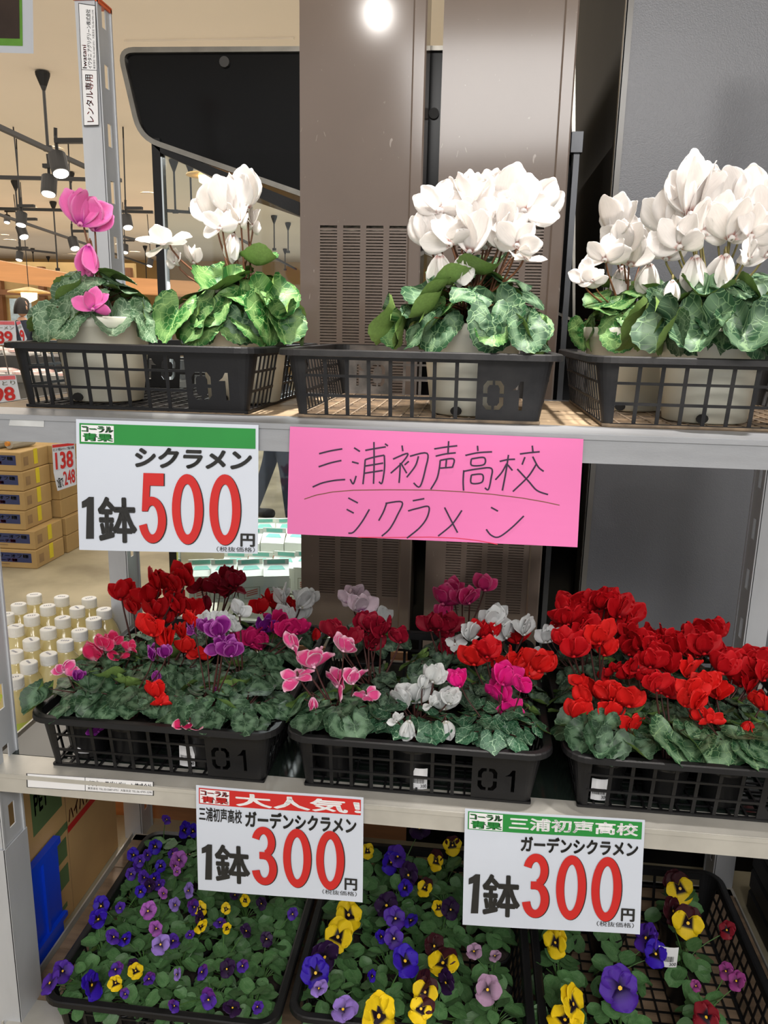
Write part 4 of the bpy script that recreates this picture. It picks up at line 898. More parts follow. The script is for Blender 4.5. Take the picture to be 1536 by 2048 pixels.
G = [
 (L_, 'A', 132, 'heart', 'heart', .062, 13, [(128, 1328, 'p', 46, 'o'), (157, 1350, 'u', 28, 'u'), (197, 1449, 'x', 40, 'o', -.04)], 'garden cyclamen with two-tone pink flower, front left corner of left middle-shelf tray'),
 (L_, 'B', 205, 'heart', 'heart', .050, 13, [(192, 1306, 'k', 46, 'u'), (205, 1284, 'k', 40, 'u'), (240, 1299, 'k', 42, 's'), (262, 1288, 'k', 34, 'o'), (225, 1276, 'k', 34, 'u')], 'deep pink and white garden cyclamen beside the juice bottles, left tray'),
 (L_, 'A', 260, 'heart', 'heart', .056, 13, [(312, 1377, 'R', 50, 'u', -.02), (322, 1396, 'R', 38, 'o', -.04), (306, 1304, 'u', 44, 'u'), (330, 1302, 'u', 34, 'u'), (314, 1332, 'u', 28, 'n')], 'garden cyclamen with drooping red bloom behind its leaves, front of left tray'),
 (L_, 'A', 415, 'heart', 'heart', .060, 15, [(388, 1252, 'u', 40, 'o'), (412, 1252, 'u', 36, 'u'), (438, 1254, 'u', 52, 'u'), (444, 1278, 'u', 50, 'o'), (463, 1296, 'u', 46, 'u'), (378, 1430, 's', 48, 's', -.07), (430, 1368, 'u', 16, 'n')], 'purple garden cyclamen with tall flowers, front of the left tray'),
 (L_, 'A', 500, 'heart', 'heart', .054, 10, [], 'flowerless garden cyclamen with silvery heart leaves, front right corner of left tray'),
 (L_, 'B', 335, 'heart', 'heart', .052, 13, [(304, 1250, 'R', 58, 'u'), (337, 1278, 'R', 56, 'u'), (364, 1262, 'R', 42, 'u'), (386, 1238, 'R', 42, 'u'), (372, 1290, 'R', 38, 'u'), (396, 1300, 'R', 38, 'o')], 'bright red garden cyclamen in second row of the left tray'),
 (L_, 'B', 480, 'heart', 'heart', .050, 12, [(412, 1238, 'w', 34, 'u'), (446, 1240, 'w', 42, 'u'), (463, 1248, 'w', 40, 'u'), (479, 1216, 'w', 42, 'u')], 'white garden cyclamen between purple and crimson ones, left tray'),
 (L_, 'C', 270, 'flor', 'heart', .050, 14, [(241, 1182, 'r', 48, 'u'), (263, 1210, 'r', 40, 'u'), (298, 1190, 'r', 46, 'u'), (316, 1162, 'r', 52, 'u'), (334, 1160, 'r', 50, 'u'), (350, 1170, 'r', 38, 'u'), (370, 1150, 'r', 52, 'u'), (344, 1190, 'r', 40, 'u'), (312, 1216, 'r', 50, 'u'), (338, 1218, 'r', 46, 'u'), (358, 1208, 'r', 46, 'u'), (382, 1214, 'r', 46, 'u'), (328, 1232, 'r', 40, 'u')], 'tall red garden cyclamen in the rear left of left tray, before the silver post', 0, -.0),
 (L_, 'C', 520, 'heart', 'heart', .048, 12, [(528, 1250, 'x', 38, 'u'), (549, 1246, 'm', 52, 'u'), (504, 1274, 'm', 42, 'u'), (522, 1284, 'm', 40, 'u'), (571, 1258, 'm', 42, 'u'), (594, 1254, 'm', 38, 'u'), (478, 1270, 'm', 38, 'u'), (490, 1284, 'm', 34, 'u')], 'magenta garden cyclamen toward the right side of left tray'),
 (L_, 'D', 425, 'dark', 'heart', .046, 12, [(400, 1166, 'd', 38, 'o'), (412, 1180, 'd', 34, 'n'), (429, 1170, 'd', 42, 'u'), (461, 1158, 'd', 52, 's'), (463, 1150, 'd', 44, 'u'), (450, 1178, 'd', 44, 'u'), (440, 1168, 'd', 34, 'u'), (472, 1160, 'd', 34, 'u')], 'dark crimson garden cyclamen at the back of left tray, before the milk cartons'),
 (L_, 'D', 560, 'dark', 'heart', .046, 11, [(521, 1213, 'r', 36, 'u'), (541, 1190, 'r', 42, 'o'), (551, 1208, 'r', 34, 'u'), (588, 1212, 'r', 40, 'u'), (567, 1192, 'w', 44, 'u'), (600, 1200, 'w', 44, 'u'), (618, 1194, 'w', 36, 'u'), (607, 1224, 'w', 40, 'u'), (573, 1228, 'w', 40, 'u'), (632, 1249, 'r', 24, 'n')], 'mixed red and white garden cyclamens in the rear right of left tray'),
 (M_, 'A', 640, 'heart', 'ivy', .064, 15, [(587, 1276, 'p', 58, 'o'), (595, 1336, 'p', 58, 's'), (628, 1314, 'p', 58, 'u'), (676, 1350, 'p', 66, 'o'), (706, 1352, 'p', 44, 'u'), (733, 1376, 'p', 44, 's'), (626, 1384, 'p', 34, 'n'), (687, 1286, 'p', 46, 'u')], 'pink-and-white garden cyclamen with pointed leaves, front left of middle tray'),
 (M_, 'A', 830, 'ivy', 'ivy', .046, 16, [(866, 1346, 'w', 50, 'u'), (846, 1362, 'w', 38, 'u'), (838, 1384, 'w', 58, 'u'), (806, 1392, 'w', 52, 'u'), (819, 1426, 'w', 46, 'n', -.06), (861, 1400, 'w', 36, 'o'), (886, 1400, 'w', 52, 'u'), (898, 1394, 'w', 40, 'u'), (892, 1428, 'w', 44, 'n', -.05), (793, 1432, 'w', 32, 'o', -.06)], 'white garden cyclamen in the front centre of the middle tray'),
 (M_, 'A', 1000, 'ivy', 'ivy', .042, 22, [(1006, 1350, 'M', 54, 'u'), (994, 1352, 'M', 40, 'u'), (1004, 1384, 'M', 54, 'u'), (1042, 1368, 'M', 40, 'u'), (1022, 1404, 'M', 44, 'o'), (920, 1358, 'M', 44, 'u')], 'hot pink garden cyclamen with small ivy-like leaves, front right of middle tray'),
 (M_, 'B', 745, 'dark', 'heart', .050, 14, [(672, 1260, 'd', 44, 'u'), (660, 1254, 'd', 38, 'u'), (700, 1272, 'd', 40, 'u'), (722, 1242, 'd', 48, 'u'), (738, 1246, 'd', 46, 'u'), (763, 1256, 'd', 46, 'u'), (740, 1284, 'd', 42, 'u'), (752, 1276, 'd', 36, 'u'), (801, 1270, 'd', 42, 'u')], 'dark crimson garden cyclamen in the left half of middle tray'),
 (M_, 'B', 890, 'dark', 'heart', .050, 13, [], 'flowerless garden cyclamen with dull dark leaves in second row of middle tray'),
 (M_, 'B', 1020, 'dark', 'heart', .050, 14, [(948, 1312, 'R', 50, 'u'), (974, 1298, 'r', 46, 'u'), (988, 1302, 'r', 46, 'u'), (1012, 1322, 'R', 52, 'u'), (1030, 1320, 'R', 46, 'u'), (1058, 1336, 'R', 46, 'o'), (1078, 1324, 'R', 52, 'u')], 'bright red garden cyclamen near the right side of middle tray'),
 (M_, 'C', 885, 'dark', 'heart', .048, 12, [(861, 1245, 'd', 44, 'u'), (878, 1246, 'd', 40, 'u'), (895, 1248, 'd', 44, 'u'), (884, 1264, 'd', 38, 'u'), (896, 1300, 'd', 38, 'u')], 'dark crimson garden cyclamen in third row of the middle tray, below rose pink blooms'),
 (M_, 'C', 1000, 'dark', 'heart', .048, 12, [(910, 1275, 'w', 36, 's'), (944, 1264, 'w', 46, 'u'), (966, 1258, 'r', 44, 'u'), (980, 1256, 'r', 36, 'u'), (988, 1234, 'w', 46, 'u'), (996, 1250, 'w', 36, 'u'), (1012, 1260, 'w', 46, 'u'), (1036, 1270, 'r', 46, 'u'), (1048, 1254, 'w', 44, 'u'), (1050, 1294, 'w', 30, 'n'), (1070, 1300, 'w', 26, 'o')], 'white and red garden cyclamens in the rear right of middle tray'),
 (M_, 'D', 730, 'dark', 'heart', .048, 13, [(700, 1192, 'v', 42, 'o'), (708, 1184, 'v', 34, 'u'), (722, 1208, 'v', 42, 'u'), (766, 1230, 'w', 38, 'u'), (736, 1234, 'w', 36, 'o')], 'pale blush garden cyclamen at the back left of middle tray'),
 (M_, 'D', 925, 'dark', 'heart', .046, 13, [(886, 1192, 'o', 46, 'u'), (906, 1176, 'o', 42, 'u'), (924, 1192, 'o', 40, 'u'), (938, 1192, 'o', 42, 'u'), (970, 1166, 'o', 42, 'u'), (890, 1222, 'o', 36, 'u')], 'rose pink garden cyclamen standing tall at the back of middle tray'),
 (R_, 'A', 1190, 'heart', 'heart', .060, 14, [(1160, 1356, 'R', 42, 'o'), (1153, 1418, 'R', 58, 'u'), (1168, 1390, 'R', 48, 'u'), (1204, 1380, 'R', 56, 'u'), (1222, 1382, 'R', 46, 'u'), (1224, 1420, 'R', 54, 'u'), (1258, 1394, 'R', 54, 'u'), (1262, 1448, 'R', 52, 'u'), (1190, 1432, 'R', 36, 'n')], 'bright red garden cyclamen, front left of the right tray'),
 (R_, 'A', 1335, 'flor', 'flat', .092, 6, [(1314, 1364, 'r', 48, 'u'), (1335, 1376, 'r', 48, 'u'), (1322, 1372, 'r', 40, 'u')], 'garden cyclamen with large spotted round leaves at the front edge of right tray'),
 (R_, 'A', 1450, 'flor', 'flat', .080, 8, [(1377, 1336, 'R', 50, 'u'), (1380, 1374, 'R', 52, 'u'), (1370, 1396, 'R', 46, 'u'), (1394, 1400, 'R', 46, 'u'), (1410, 1362, 'R', 52, 'u'), (1434, 1376, 'R', 56, 'u'), (1400, 1428, 'R', 36, 'u'), (1422, 1430, 'R', 40, 'o'), (1523, 1402, 'R', 46, 'u'), (1499, 1432, 'R', 34, 'n')], 'bright red garden cyclamen, front right of the right tray'),
 (R_, 'B', 1160, 'dark', 'heart', .052, 13, [(1208, 1326, 'r', 30, 'n'), (1228, 1330, 'r', 34, 'o'), (1147, 1294, 'r', 54, 'u'), (1165, 1284, 'r', 46, 'u'), (1182, 1276, 'r', 52, 'u'), (1199, 1268, 'R', 54, 'u'), (1209, 1292, 'R', 52, 'u'), (1130, 1276, 'r', 44, 'u')], 'red garden cyclamen with one spotlit bloom, second row left of right tray'),  # brighter petal red paints the light patch on one bloom
 (R_, 'B', 1290, 'dark', 'heart', .052, 13, [(1256, 1340, 'r', 44, 'u'), (1276, 1322, 'r', 52, 'o'), (1284, 1348, 'r', 44, 'u'), (1300, 1318, 'r', 46, 'u'), (1332, 1326, 'r', 52, 'u'), (1318, 1304, 'r', 46, 'u')], 'red garden cyclamen in second row of the right tray, centre'),
 (R_, 'B', 1440, 'dark', 'round', .056, 13, [(1470, 1324, 'r', 52, 'u'), (1482, 1354, 'r', 52, 'u'), (1506, 1342, 'r', 52, 'u'), (1528, 1344, 'r', 48, 'u'), (1496, 1370, 'r', 46, 'u'), (1445, 1330, 'r', 50, 'u')], 'red garden cyclamen in second row of the right tray, at its right end'),
 (R_, 'C', 1150, 'dark', 'heart', .048, 11, [(1091, 1270, 'w', 42, 'u'), (1098, 1262, 'w', 30, 'u'), (1119, 1262, 'r', 46, 'u'), (1136, 1232, 'r', 48, 'u'), (1150, 1240, 'r', 44, 'u'), (1160, 1260, 'r', 46, 'u'), (1182, 1252, 'r', 46, 'u')], 'red garden cyclamen with a white bloom at its left, right tray'),
 (R_, 'C', 1280, 'dark', 'heart', .048, 11, [(1276, 1280, 'r', 48, 'u'), (1258, 1294, 'r', 44, 'u'), (1298, 1290, 'r', 46, 'u'), (1310, 1272, 'r', 46, 'u'), (1326, 1276, 'r', 46, 'u'), (1325, 1300, 'r', 46, 'u'), (1290, 1304, 'r', 44, 'u')], 'red garden cyclamen in third row of the right tray, centre'),
 (R_, 'C', 1400, 'dark', 'heart', .048, 11, [(1436, 1306, 'r', 46, 'u'), (1378, 1296, 'r', 46, 'u'), (1356, 1292, 'r', 44, 'u'), (1408, 1290, 'r', 50, 'u'), (1394, 1300, 'r', 40, 'u'), (1500, 1316, 'r', 46, 'u'), (1524, 1314, 'r', 44, 'u'), (1490, 1330, 'r', 44, 'u')], 'red garden cyclamen in third row of the right tray, right end'),
 (R_, 'D', 1190, 'dark', 'heart', .048, 12, [(1143, 1205, 'r', 52, 'u'), (1130, 1212, 'r', 40, 'u'), (1158, 1218, 'r', 44, 'u'), (1184, 1206, 'r', 50, 'u'), (1202, 1196, 'r', 46, 'u'), (1212, 1200, 'r', 46, 'u'), (1224, 1206, 'r', 44, 'u'), (1238, 1216, 'r', 50, 'u'), (1254, 1228, 'r', 50, 'u'), (1240, 1240, 'r', 46, 'u'), (1236, 1262, 'r', 46, 'u'), (1222, 1234, 'r', 42, 'u'), (1256, 1256, 'r', 42, 'u')], 'tallest red garden cyclamen cluster at the back left of right tray'),
 (R_, 'D', 1370, 'dark', 'heart', .048, 12, [(1366, 1272, 'r', 46, 'u'), (1382, 1268, 'r', 42, 'u'), (1396, 1262, 'r', 46, 'o'), (1418, 1258, 'r', 50, 'u'), (1430, 1262, 'r', 44, 'u'), (1410, 1278, 'r', 44, 'u'), (1352, 1284, 'r', 40, 'u')], 'red garden cyclamen at the back right of right tray, before the grey column'),
]
for i, g in enumerate(G):
    garden(*g[:8], g[8], 100+i)
# price labels on garden pots seen through the lattice
def pot_label(px, py, Y, lab, w=.030, h=.042):
    p = atY(px, py, Y); S = lambda u, v, hh=0: Vector((p.x+(u-.5)*w, p.y-hh+((u-.5)**2)*.012, p.z-(v-.5)*h))
    t = empty('pot_price_label', (p.x, p.y, p.z), lab, 'label', 'barcode price labels on pots'); part('label_paper', sheet(S, nu=4, nv=2, th=.0002), WHI, t)
    m = MB(); r = random.Random(int(px)); u = .08
    while u < .8: d = r.uniform(.008, .03); sheet(S, m, 1, 1, .0001, u, u+d, .45, .72, .0004); u += d+r.uniform(.012, .03)
    part('barcode', m, BLKI, t).__setitem__('kind', 'stuff'); part('label_lettering', text_mb('300', S, .6, .76, .95, .92, .0005, .01), BLKI, t)
pot_label(160, 1487, .022, 'white barcode label behind the left tray lattice, under its front left plant')
pot_label(373, 1513, .022, 'white barcode label behind the left tray lattice, near its cut-out number')
pot_label(838, 1558, .022, 'white barcode label behind the middle tray lattice')
pot_label(1200, 1580, .024, 'white barcode label behind the right tray lattice')
pot_label(1336, 1915, .16, 'white barcode label on a pot in the right viola tray', .04, .048)

# ---- bottom shelf: violas and pansies
VC = {'b': ((52, 20, 170), (50, 24, 175)), 'v': ((80, 40, 160), (84, 44, 170)), 'l': ((150, 120, 205), (160, 132, 212)), 'i': ((170, 90, 185), (178, 104, 194)), 'y': ((240, 205, 20), (244, 212, 30)),
      'd': ((44, 16, 62), (50, 20, 72)), 'n': ((58, 14, 24), (66, 16, 28)), 'a': ((176, 140, 170), (186, 152, 180)), 'e': ((128, 20, 36), (140, 24, 44)), 'h': ((150, 60, 130), (160, 70, 140)), 'p': ((96, 36, 130), (104, 44, 140))}
VP = {}
def vpetal(c):
    if c not in VP:
        mt = petal_mat('viola_petal_'+c, VC[c][0], VC[c][0], VC[c][1], .15, .85, .2); bl = petal_mat('viola_blotch_'+c, (24, 8, 26) if c in 'ybe' else tuple(int(q*.4) for q in VC[c][0]), VC[c][0], VC[c][1], .15, .85, .40 if c in 'ybe' else .6, .24 if c in 'ybe' else .1)
        VP[c] = [petal_mesh('viola_petal', mt, .52, .06, .10, .04, 1, nu=4, nv=5), petal_mesh('viola_petal', bl, .56, .10, .10, .05, 2, nu=4, nv=5), petal_mesh('viola_petal', bl, .66, .14, -.15, .05, 3, nu=4, nv=5)]
    return VP[c]
EYE = M('yellow_eye', (240, 190, 40), .5, 0, .02)
def viola(par, crown, p, size, cu, cl, face, r):
    pw = Vector(par.location); m = MB(); n = Vector(face).normalized(); q = p-n*.004
    m.tube(bez(crown, crown+Vector((0, 0, (q-crown).length*.5)), q-n*.02-Vector((0, 0, .01)), q, 6), .0011, 4, 0, False)
    up = Vector((r.uniform(-.35, .35), .0, 1)); up = (up-n*up.dot(n)).normalized(); rt = up.cross(n)
    m.add([p+n*.001+(rt*math.cos(a*PI/3)+up*math.sin(a*PI/3))*size*.05 for a in range(6)], [tuple(range(6))], 1)
    o = part('flower', m, [VST, EYE], par)
    for ang, k, s, c, back in ((24, 0, .52, cu, -.003), (-24, 0, .52, cu, -.004), (82, 1, .46, cl, -.0015), (-82, 1, .46, cl, -.0015), (180, 2, .50, cl, 0)):
        a = math.radians(ang+r.uniform(-7, 7)); z = (up*math.cos(a)+rt*math.sin(a)+n*r.uniform(-.12, .18)).normalized(); y = (n-z*n.dot(z)).normalized(); x = y.cross(z)
        place('petal', vpetal(c)[k], o, mtx(x, y, z, p+n*back-pw, size*s*r.uniform(.9, 1.1)))
VPL = []
PBV = pot_mesh(.030, .042, .070, POTB, 16)
def viola_plant(x, y, lab, n, Rr, H, ls, seed, hz=0):
    b = Vector((x, y, Z3+.0055)); t = empty('potted_viola', b, lab, 'potted plant', 'violas on the bottom shelf'); place('pot', PBV, t); place('soil', soilB, t)
    r = random.Random(seed); c = b+Vector((0, 0, .066)); pw = b; meshes = leafset('vio', 'vio', None, 5); st = MB()
    for i in range(n):
        f = math.sqrt((i+.4)/n); az = i*2.4+r.uniform(-.4, .4); rho = Rr*f*r.uniform(.8, 1.1); z = H*(1-f*f*.7)*r.uniform(.7, 1.1); s = ls*r.uniform(.75, 1.2)
        dv = Vector((math.cos(az), math.sin(az), 0)); tl = math.radians(-25+70*f+r.uniform(-22, 22)); att = c+dv*max(0, rho-s*.4)+Vector((0, 0, z))
        X = (dv*math.cos(tl)-Vector((0, 0, math.sin(tl)))).normalized(); Zv = dv*math.sin(tl)+Vector((0, 0, math.cos(tl))); Y = Zv.cross(X); rl = r.uniform(-.4, .4); Y2 = Y*math.cos(rl)+Zv*math.sin(rl)
        place('leaf', meshes[r.randrange(5)], t, mtx(X, Y2, X.cross(Y2), att-pw, s, 1.25)); st.tube([c, c+(att-c)*.5+Vector((0, 0, .004)), att+X*s*.02], .0011, 3, 0, False)
    part('stems', st, VST, t)
    VPL.append((x, y, t, c)); return t
cols = ('leftmost', 'second', 'third', 'fourth', 'rightmost')
rws = ('front', 'second', 'third', 'fourth', 'fifth', 'rearmost')
k = 0
for j in range(6):
    for i in range(5):
        x = T3[0][0]+.064+i*.0872; y = T3[0][1]+.065+j*.083
        if (i, j) == (4, 0): x -= .0
        viola_plant(x+R.uniform(-.003, .003), y, f'small-leaved viola in the left tray on bottom shelf, {rws[j]} row, {cols[i]}', 26, .058, .052, .030, 500+k); k += 1
for j in range(5):
    for i in range(4):
        x = T3[1][0]+.076+i*.108; y = T3[1][1]+.07+j*.10
        if (i, j) in ((3, 1), (3, 2)): n, rr = 10, .035
        else: n, rr = 24, .066
        viola_plant(x+R.uniform(-.003, .003), y, f'pansy in the middle tray on bottom shelf, {rws[j] if j < 4 else "rearmost"} row, {("leftmost", "second from left", "third from left", "rightmost")[i]}', n, rr, .055, .034, 600+k); k += 1
for px, py, nm, n, rr in ((1120, 1900, 'behind the price sign corner at left', 17, .06), (1240, 1905, 'below the green-banded price sign', 16, .06), (1375, 1880, 'with yellow dark-eyed flowers', 16, .06), (1360, 1780, 'rearmost, with a yellow dark-eyed flower', 14, .055), (1120, 1990, 'front left', 18, .06), (1245, 2010, 'front centre, with violet flower', 19, .066),
        (1415, 1985, 'bright small plant beside the bare grate', 14, .045), (1220, 1800, 'hidden behind the green-banded sign', 14, .055), (1120, 1810, 'rear left behind the sign', 14, .055), (1420, 2080, 'front right with dark red flower', 14, .05), (1175, 2100, 'front left corner with yellow flower', 16, .06)):
    p = atZ(px, py, .17); viola_plant(p.x, p.y, f'pansy in the right tray on bottom shelf, {nm}', n, rr, .055, .036, 700+k); k += 1
VF = {0: [(333, 1639, 'v', 20), (369, 1660, 'b', 30), (386, 1662, 'b', 28), (310, 1693, 'b', 28), (267, 1710, 'b', 26), (280, 1722, 'v', 24), (295, 1710, 'v', 22), (346, 1707, 'p', 24), (358, 1720, 'i', 32), (350, 1732, 'i', 24), (277, 1732, 'v', 26), (321, 1732, 'b', 24), (288, 1755, 'v', 26), (308, 1757, 'b', 28), (299, 1772, 'd', 26), (281, 1783, 'b', 24), (262, 1748, 'v', 22), (354, 1743, 'i', 18), (377, 1781, 'l', 28), (327, 1787, 'i', 22), (318, 1770, 'v', 24), (202, 1812, 'b', 34), (196, 1838, 'b', 38), (296, 1822, 'i', 34), (350, 1810, 'l', 26), (388, 1814, 'p', 30), (400, 1818, 'y', 28), (452, 1818, 'y', 22), (490, 1801, 'y', 22), (523, 1807, 'd', 26), (402, 1853, 'y', 26), (400, 1838, 'd', 24), (440, 1845, 'p', 24), (454, 1857, 'y', 20), (312, 1857, 'i', 28), (227, 1874, 'v', 28), (250, 1878, 'b', 26), (321, 1889, 'l', 36), (346, 1882, 'v', 28), (492, 1862, 'd', 26), (533, 1878, 'd', 28), (585, 1828, 'v', 24), (100, 1966, 'v', 44), (125, 1942, 'v', 38), (183, 1970, 'b', 50), (231, 1939, 'p', 28), (271, 1942, 'y', 30), (267, 1930, 'd', 22), (231, 1966, 'y', 28), (298, 1958, 'p', 26), (354, 1949, 'l', 22), (404, 1944, 'p', 28), (454, 1938, 'd', 34), (485, 1932, 'p', 26), (417, 1999, 'p', 36), (465, 2016, 'd', 34), (348, 2012, 'p', 24), (515, 2014, 'v', 24), (250, 1988, 'p', 18), (380, 1870, 'v', 20), (240, 1816, 'v', 20), (470, 1790, 'd', 22)],
      1: [(795, 1713, 'v', 44), (782, 1724, 'b', 44), (839, 1656, 'd', 50), (872, 1722, 'yd', 40), (905, 1690, 'yd', 40), (817, 1750, 'd', 48), (810, 1776, 'b', 34), (850, 1775, 'yd', 38), (878, 1815, 'y', 30), (901, 1819, 'd', 40), (773, 1811, 'd', 52), (791, 1837, 'v', 44), (822, 1841, 'b', 32), (788, 1877, 'v', 42), (762, 1873, 'b', 26), (697, 1830, 'Y', 60), (676, 1874, 'Y', 66), (649, 1914, 'd', 64), (631, 1946, 'b', 58), (810, 1922, 'b', 60), (744, 1952, 'b', 22), (868, 1892, 'n', 48), (886, 1926, 'yd', 62), (846, 1961, 'n', 44), (850, 1984, 'yd', 52), (892, 1965, 'd', 44), (975, 1979, 'a', 54), (638, 1977, 'l', 34), (686, 2019, 'l', 52), (757, 2032, 'Y', 84), (842, 2018, 'yd', 52), (948, 1903, 'a', 34), (990, 1912, 'a', 26), (735, 1702, 'y', 30)],
      2: [(1360, 1777, 'yd', 56), (1376, 1846, 'yd', 62), (1346, 1822, 'n', 48), (1345, 1762, 'n', 40), (1111, 1885, 'Y', 52), (1292, 1876, 'v', 56), (1312, 1908, 'b', 46), (1240, 1976, 'v', 80), (1146, 2008, 'Y', 66), (1130, 2040, 'Y', 62), (1413, 2034, 'e', 52), (1454, 1860, 'e', 32), (1452, 1942, 'h', 30), (1473, 1962, 'h', 34), (1392, 1972, 'h', 20)]}
r = random.Random(5)
for ti, L in VF.items():
    pl = [q for q in VPL if T3[ti][0] <= q[0] <= T3[ti][0]+TW]
    for px, py, c, s in L:
        p = atZ(px, py, Z3+.155+r.uniform(-.01, .012)); x, y, t, cr = min(pl, key=lambda q: math.hypot(q[0]-p.x, q[1]-p.y))
        size = s/FPX*(p-CAM).length*.95; d = (CAM-p).normalized(); face = (d+Vector((r.uniform(-.75, .75), r.uniform(-.3, .5), r.uniform(-.55, .5))))
        cu, cl = {'yd': ('n', 'y'), 'Y': ('y', 'y'), 'd': ('d', 'd'), 'p': ('p', 'v')}.get(c, (c, c))
        viola(t, cr, p, size, cu, cl, face, r)

# ================================================================ SURROUNDINGS ON THE LEFT
CARD = M('cardboard', (190, 158, 104), .75, 0, .08, 6); NAVY = M('navy_print', (48, 58, 104), .6, 0, .06); TAPEY = M('yellow_tape', (226, 208, 40), .4, 0, .03); YTXT = M('pale_yellow_print', (206, 190, 120), .6)
def carton_box(x1, y0, z0, w, d, h, lab, print_front=True, nm='cardboard_box'):
    t = empty(nm, (x1-w/2, y0+d/2, z0), lab, 'box', 'stacked drink cartons on the floor')
    part('box_body', MB().bbox(x1-w, y0, z0+.001, x1, y0+d, z0+h-.002, .004), CARD, t)
    S = lambda u, v, hh=0: Vector((x1-w+u*w, y0-hh, z0+h-v*h))
    if print_front:
        part('printed_panel', sheet(S, nu=1, nv=1, th=.0003, u0=.2, u1=.93, v0=.18, v1=.68, h=.0008), NAVY, t)
        part('printed_lettering', text_mb('カロリーオフ糖', S, .26, .24, .89, .44, .0016, .02), YTXT, t)
        part('printed_lettering', text_mb('ピーチ糖', S, .4, .48, .72, .65, .0016, .03), REDI, t)
        part('printed_line', sheet(S, nu=1, nv=1, th=.0003, u0=.3, u1=.6, v0=.76, v1=.82, h=.0008), M('faded_print', (160, 130, 90), .7), t)
        T = lambda u, v, hh=0: Vector((x1+hh, y0+u*d, z0+h-v*h))
        part('yellow_tape', sheet(T, nu=1, nv=1, th=.0003, u0=.46, u1=.60, v0=-.002, v1=.8, h=.0012), TAPEY, t)
        part('printed_patch', sheet(T, nu=1, nv=1, th=.0003, u0=.1, u1=.26, v0=.3, v1=.75, h=.0008), M('faded_print'), t)
    return t
bh = .1145
for i in range(6):
    xo = (-2.183, -2.19, -2.245, -2.245, -2.25, -2.26)[i]
    carton_box(xo, 2.92+.01*i, i*bh, .42, .30 if i > 1 else .32, bh, 'cardboard drink box with navy label, '+('bottom', 'second from bottom', 'third from bottom', 'fourth from bottom', 'fifth from bottom', 'top')[i]+' of the front stack on the floor')
for i in range(6):
    carton_box(-2.175 if i < 2 else -2.2, 3.27, i*bh, .42, .36, bh, 'plain side of a cardboard box, '+('bottom', 'second from bottom', 'third from bottom', 'fourth from bottom', 'fifth from bottom', 'top')[i]+' of the rear stack on the floor', False)
p = atY(22, 880, 3.0)
t = empty('bottle_pack', (-2.42, 3.05, 6*bh), 'clear plastic drink bottles lying on the top cardboard box', 'bottles')
for i in range(3): part('bottle', MB().tube([(-2.56+.09*i, 3.02+.02*i, 6*bh+.034), (-2.52+.09*i, 3.2+.02*i, 6*bh+.034)], .032, 10), M('clear_plastic', (205, 205, 196), .15, 0, .1, trans=.3), t); part('bottle_cap', MB().tube([(-2.563+.09*i, 3.0+.02*i, 6*bh+.034), (-2.56+.09*i, 3.02+.02*i, 6*bh+.034)], .014, 10), M('orange_cap', (224, 150, 60), .4), t)
# price cards by the boxes
t, S = sign(((104, 889), (149, 884), (152, 936), (107, 944)), 3.05, 'price_sign', 'small tilted white price sign reading 138, by the cardboard boxes', bend=.001)
part('header_band', sheet(S, nu=2, nv=1, th=.0005, u0=.02, u1=.98, v0=.02, v1=.12, h=.002), REDI, t)
part('lettering', text_mb('ヨニオ 横浜のカップ麺 各種', S, .04, .15, .96, .26, .003, .01), BLKI, t); part('price_digit', text_mb('138', S, .12, .3, .9, .94, .003, .03), REDI, t)
part('support_stick', MB().tube([S(.5, .3, -.003), (S(.5, .3, 0).x-.1, 3.275, S(.5, .3, 0).z)], .004, 5), STEEL, t)
t, S = sign(((107, 944), (151, 932), (153, 969), (115, 982)), 3.045, 'price_sign', 'small tilted white card reading 248 for two, hung below the 138 sign', bend=.001)
part('lettering', text_mb('2個で', S, .08, .35, .38, .9, .003, .02), BLKI, t); part('price_digit', text_mb('248', S, .42, .12, .96, .86, .003, .02), REDI, t)

# juice bottles
JU = M('cloudy_juice', (238, 222, 158), .12, 0, .05, 5, coat=.6, trans=.2); JG = M('green_bottle_label', (190, 210, 70), .4, 0, .2, 8, col2=(226, 216, 150)); CAPM = M('white_cap', (240, 240, 236), .45, 0, .01); BLUI = M('blue_print', (40, 60, 150), .5)
bm = MB().lathe([(.032, 0), (.0395, .006), (.0395, .10), (.038, .105), (.0395, .11), (.0395, .172), (.036, .196), (.028, .218), (.0195, .232), (.018, .24)], 20)
B_ = bm.mesh('bottle_body', JU, True)
cm = MB(); cm.lathe([(.0192, .236), (.0192, .241), (.0185, .2415), (.0185, .2425), (.0195, .243), (.0195, .2585), (.018, .260), (0.00005, .260)], 28); C_ = cm.mesh('cap', CAPM)
l_ = MB().lathe([(.0399, .02), (.040, .02), (.040, .165), (.0399, .165)], 20).mesh('label', JG, True)
ck = MB()
for i in range(4): ck.box(-.009+i*.005, -.004+.001*i, .2602, -.006+i*.005, .001+.001*i, .2605)
K_ = ck.mesh('cap_print', M('grey_blue_print', (150, 152, 170), .5))
CAPS = [(68, 1185), (123, 1189), (178, 1192), (208, 1214), (37, 1204), (95, 1207), (154, 1211), (12, 1224), (63, 1227), (125, 1231), (187, 1233), (31, 1248), (96, 1253), (159, 1256), (62, 1275), (130, 1277), (29, 1299), (97, 1303), (57, 1320), (29, 1350)]
POS = [
 'back row, leftmost', 'back row, middle', 'back row, right', 'partly behind the silver post', 'second row, leftmost', 'second row, middle', 'second row, right', 'third row, cut by the frame', 'third row, second', 'third row, third', 'third row, right', 'fourth row, leftmost', 'fourth row, middle', 'fourth row, right', 'fifth row, left', 'fifth row, right', 'sixth row, left', 'sixth row, right', 'seventh row', 'nearest, with green cream-soda label']
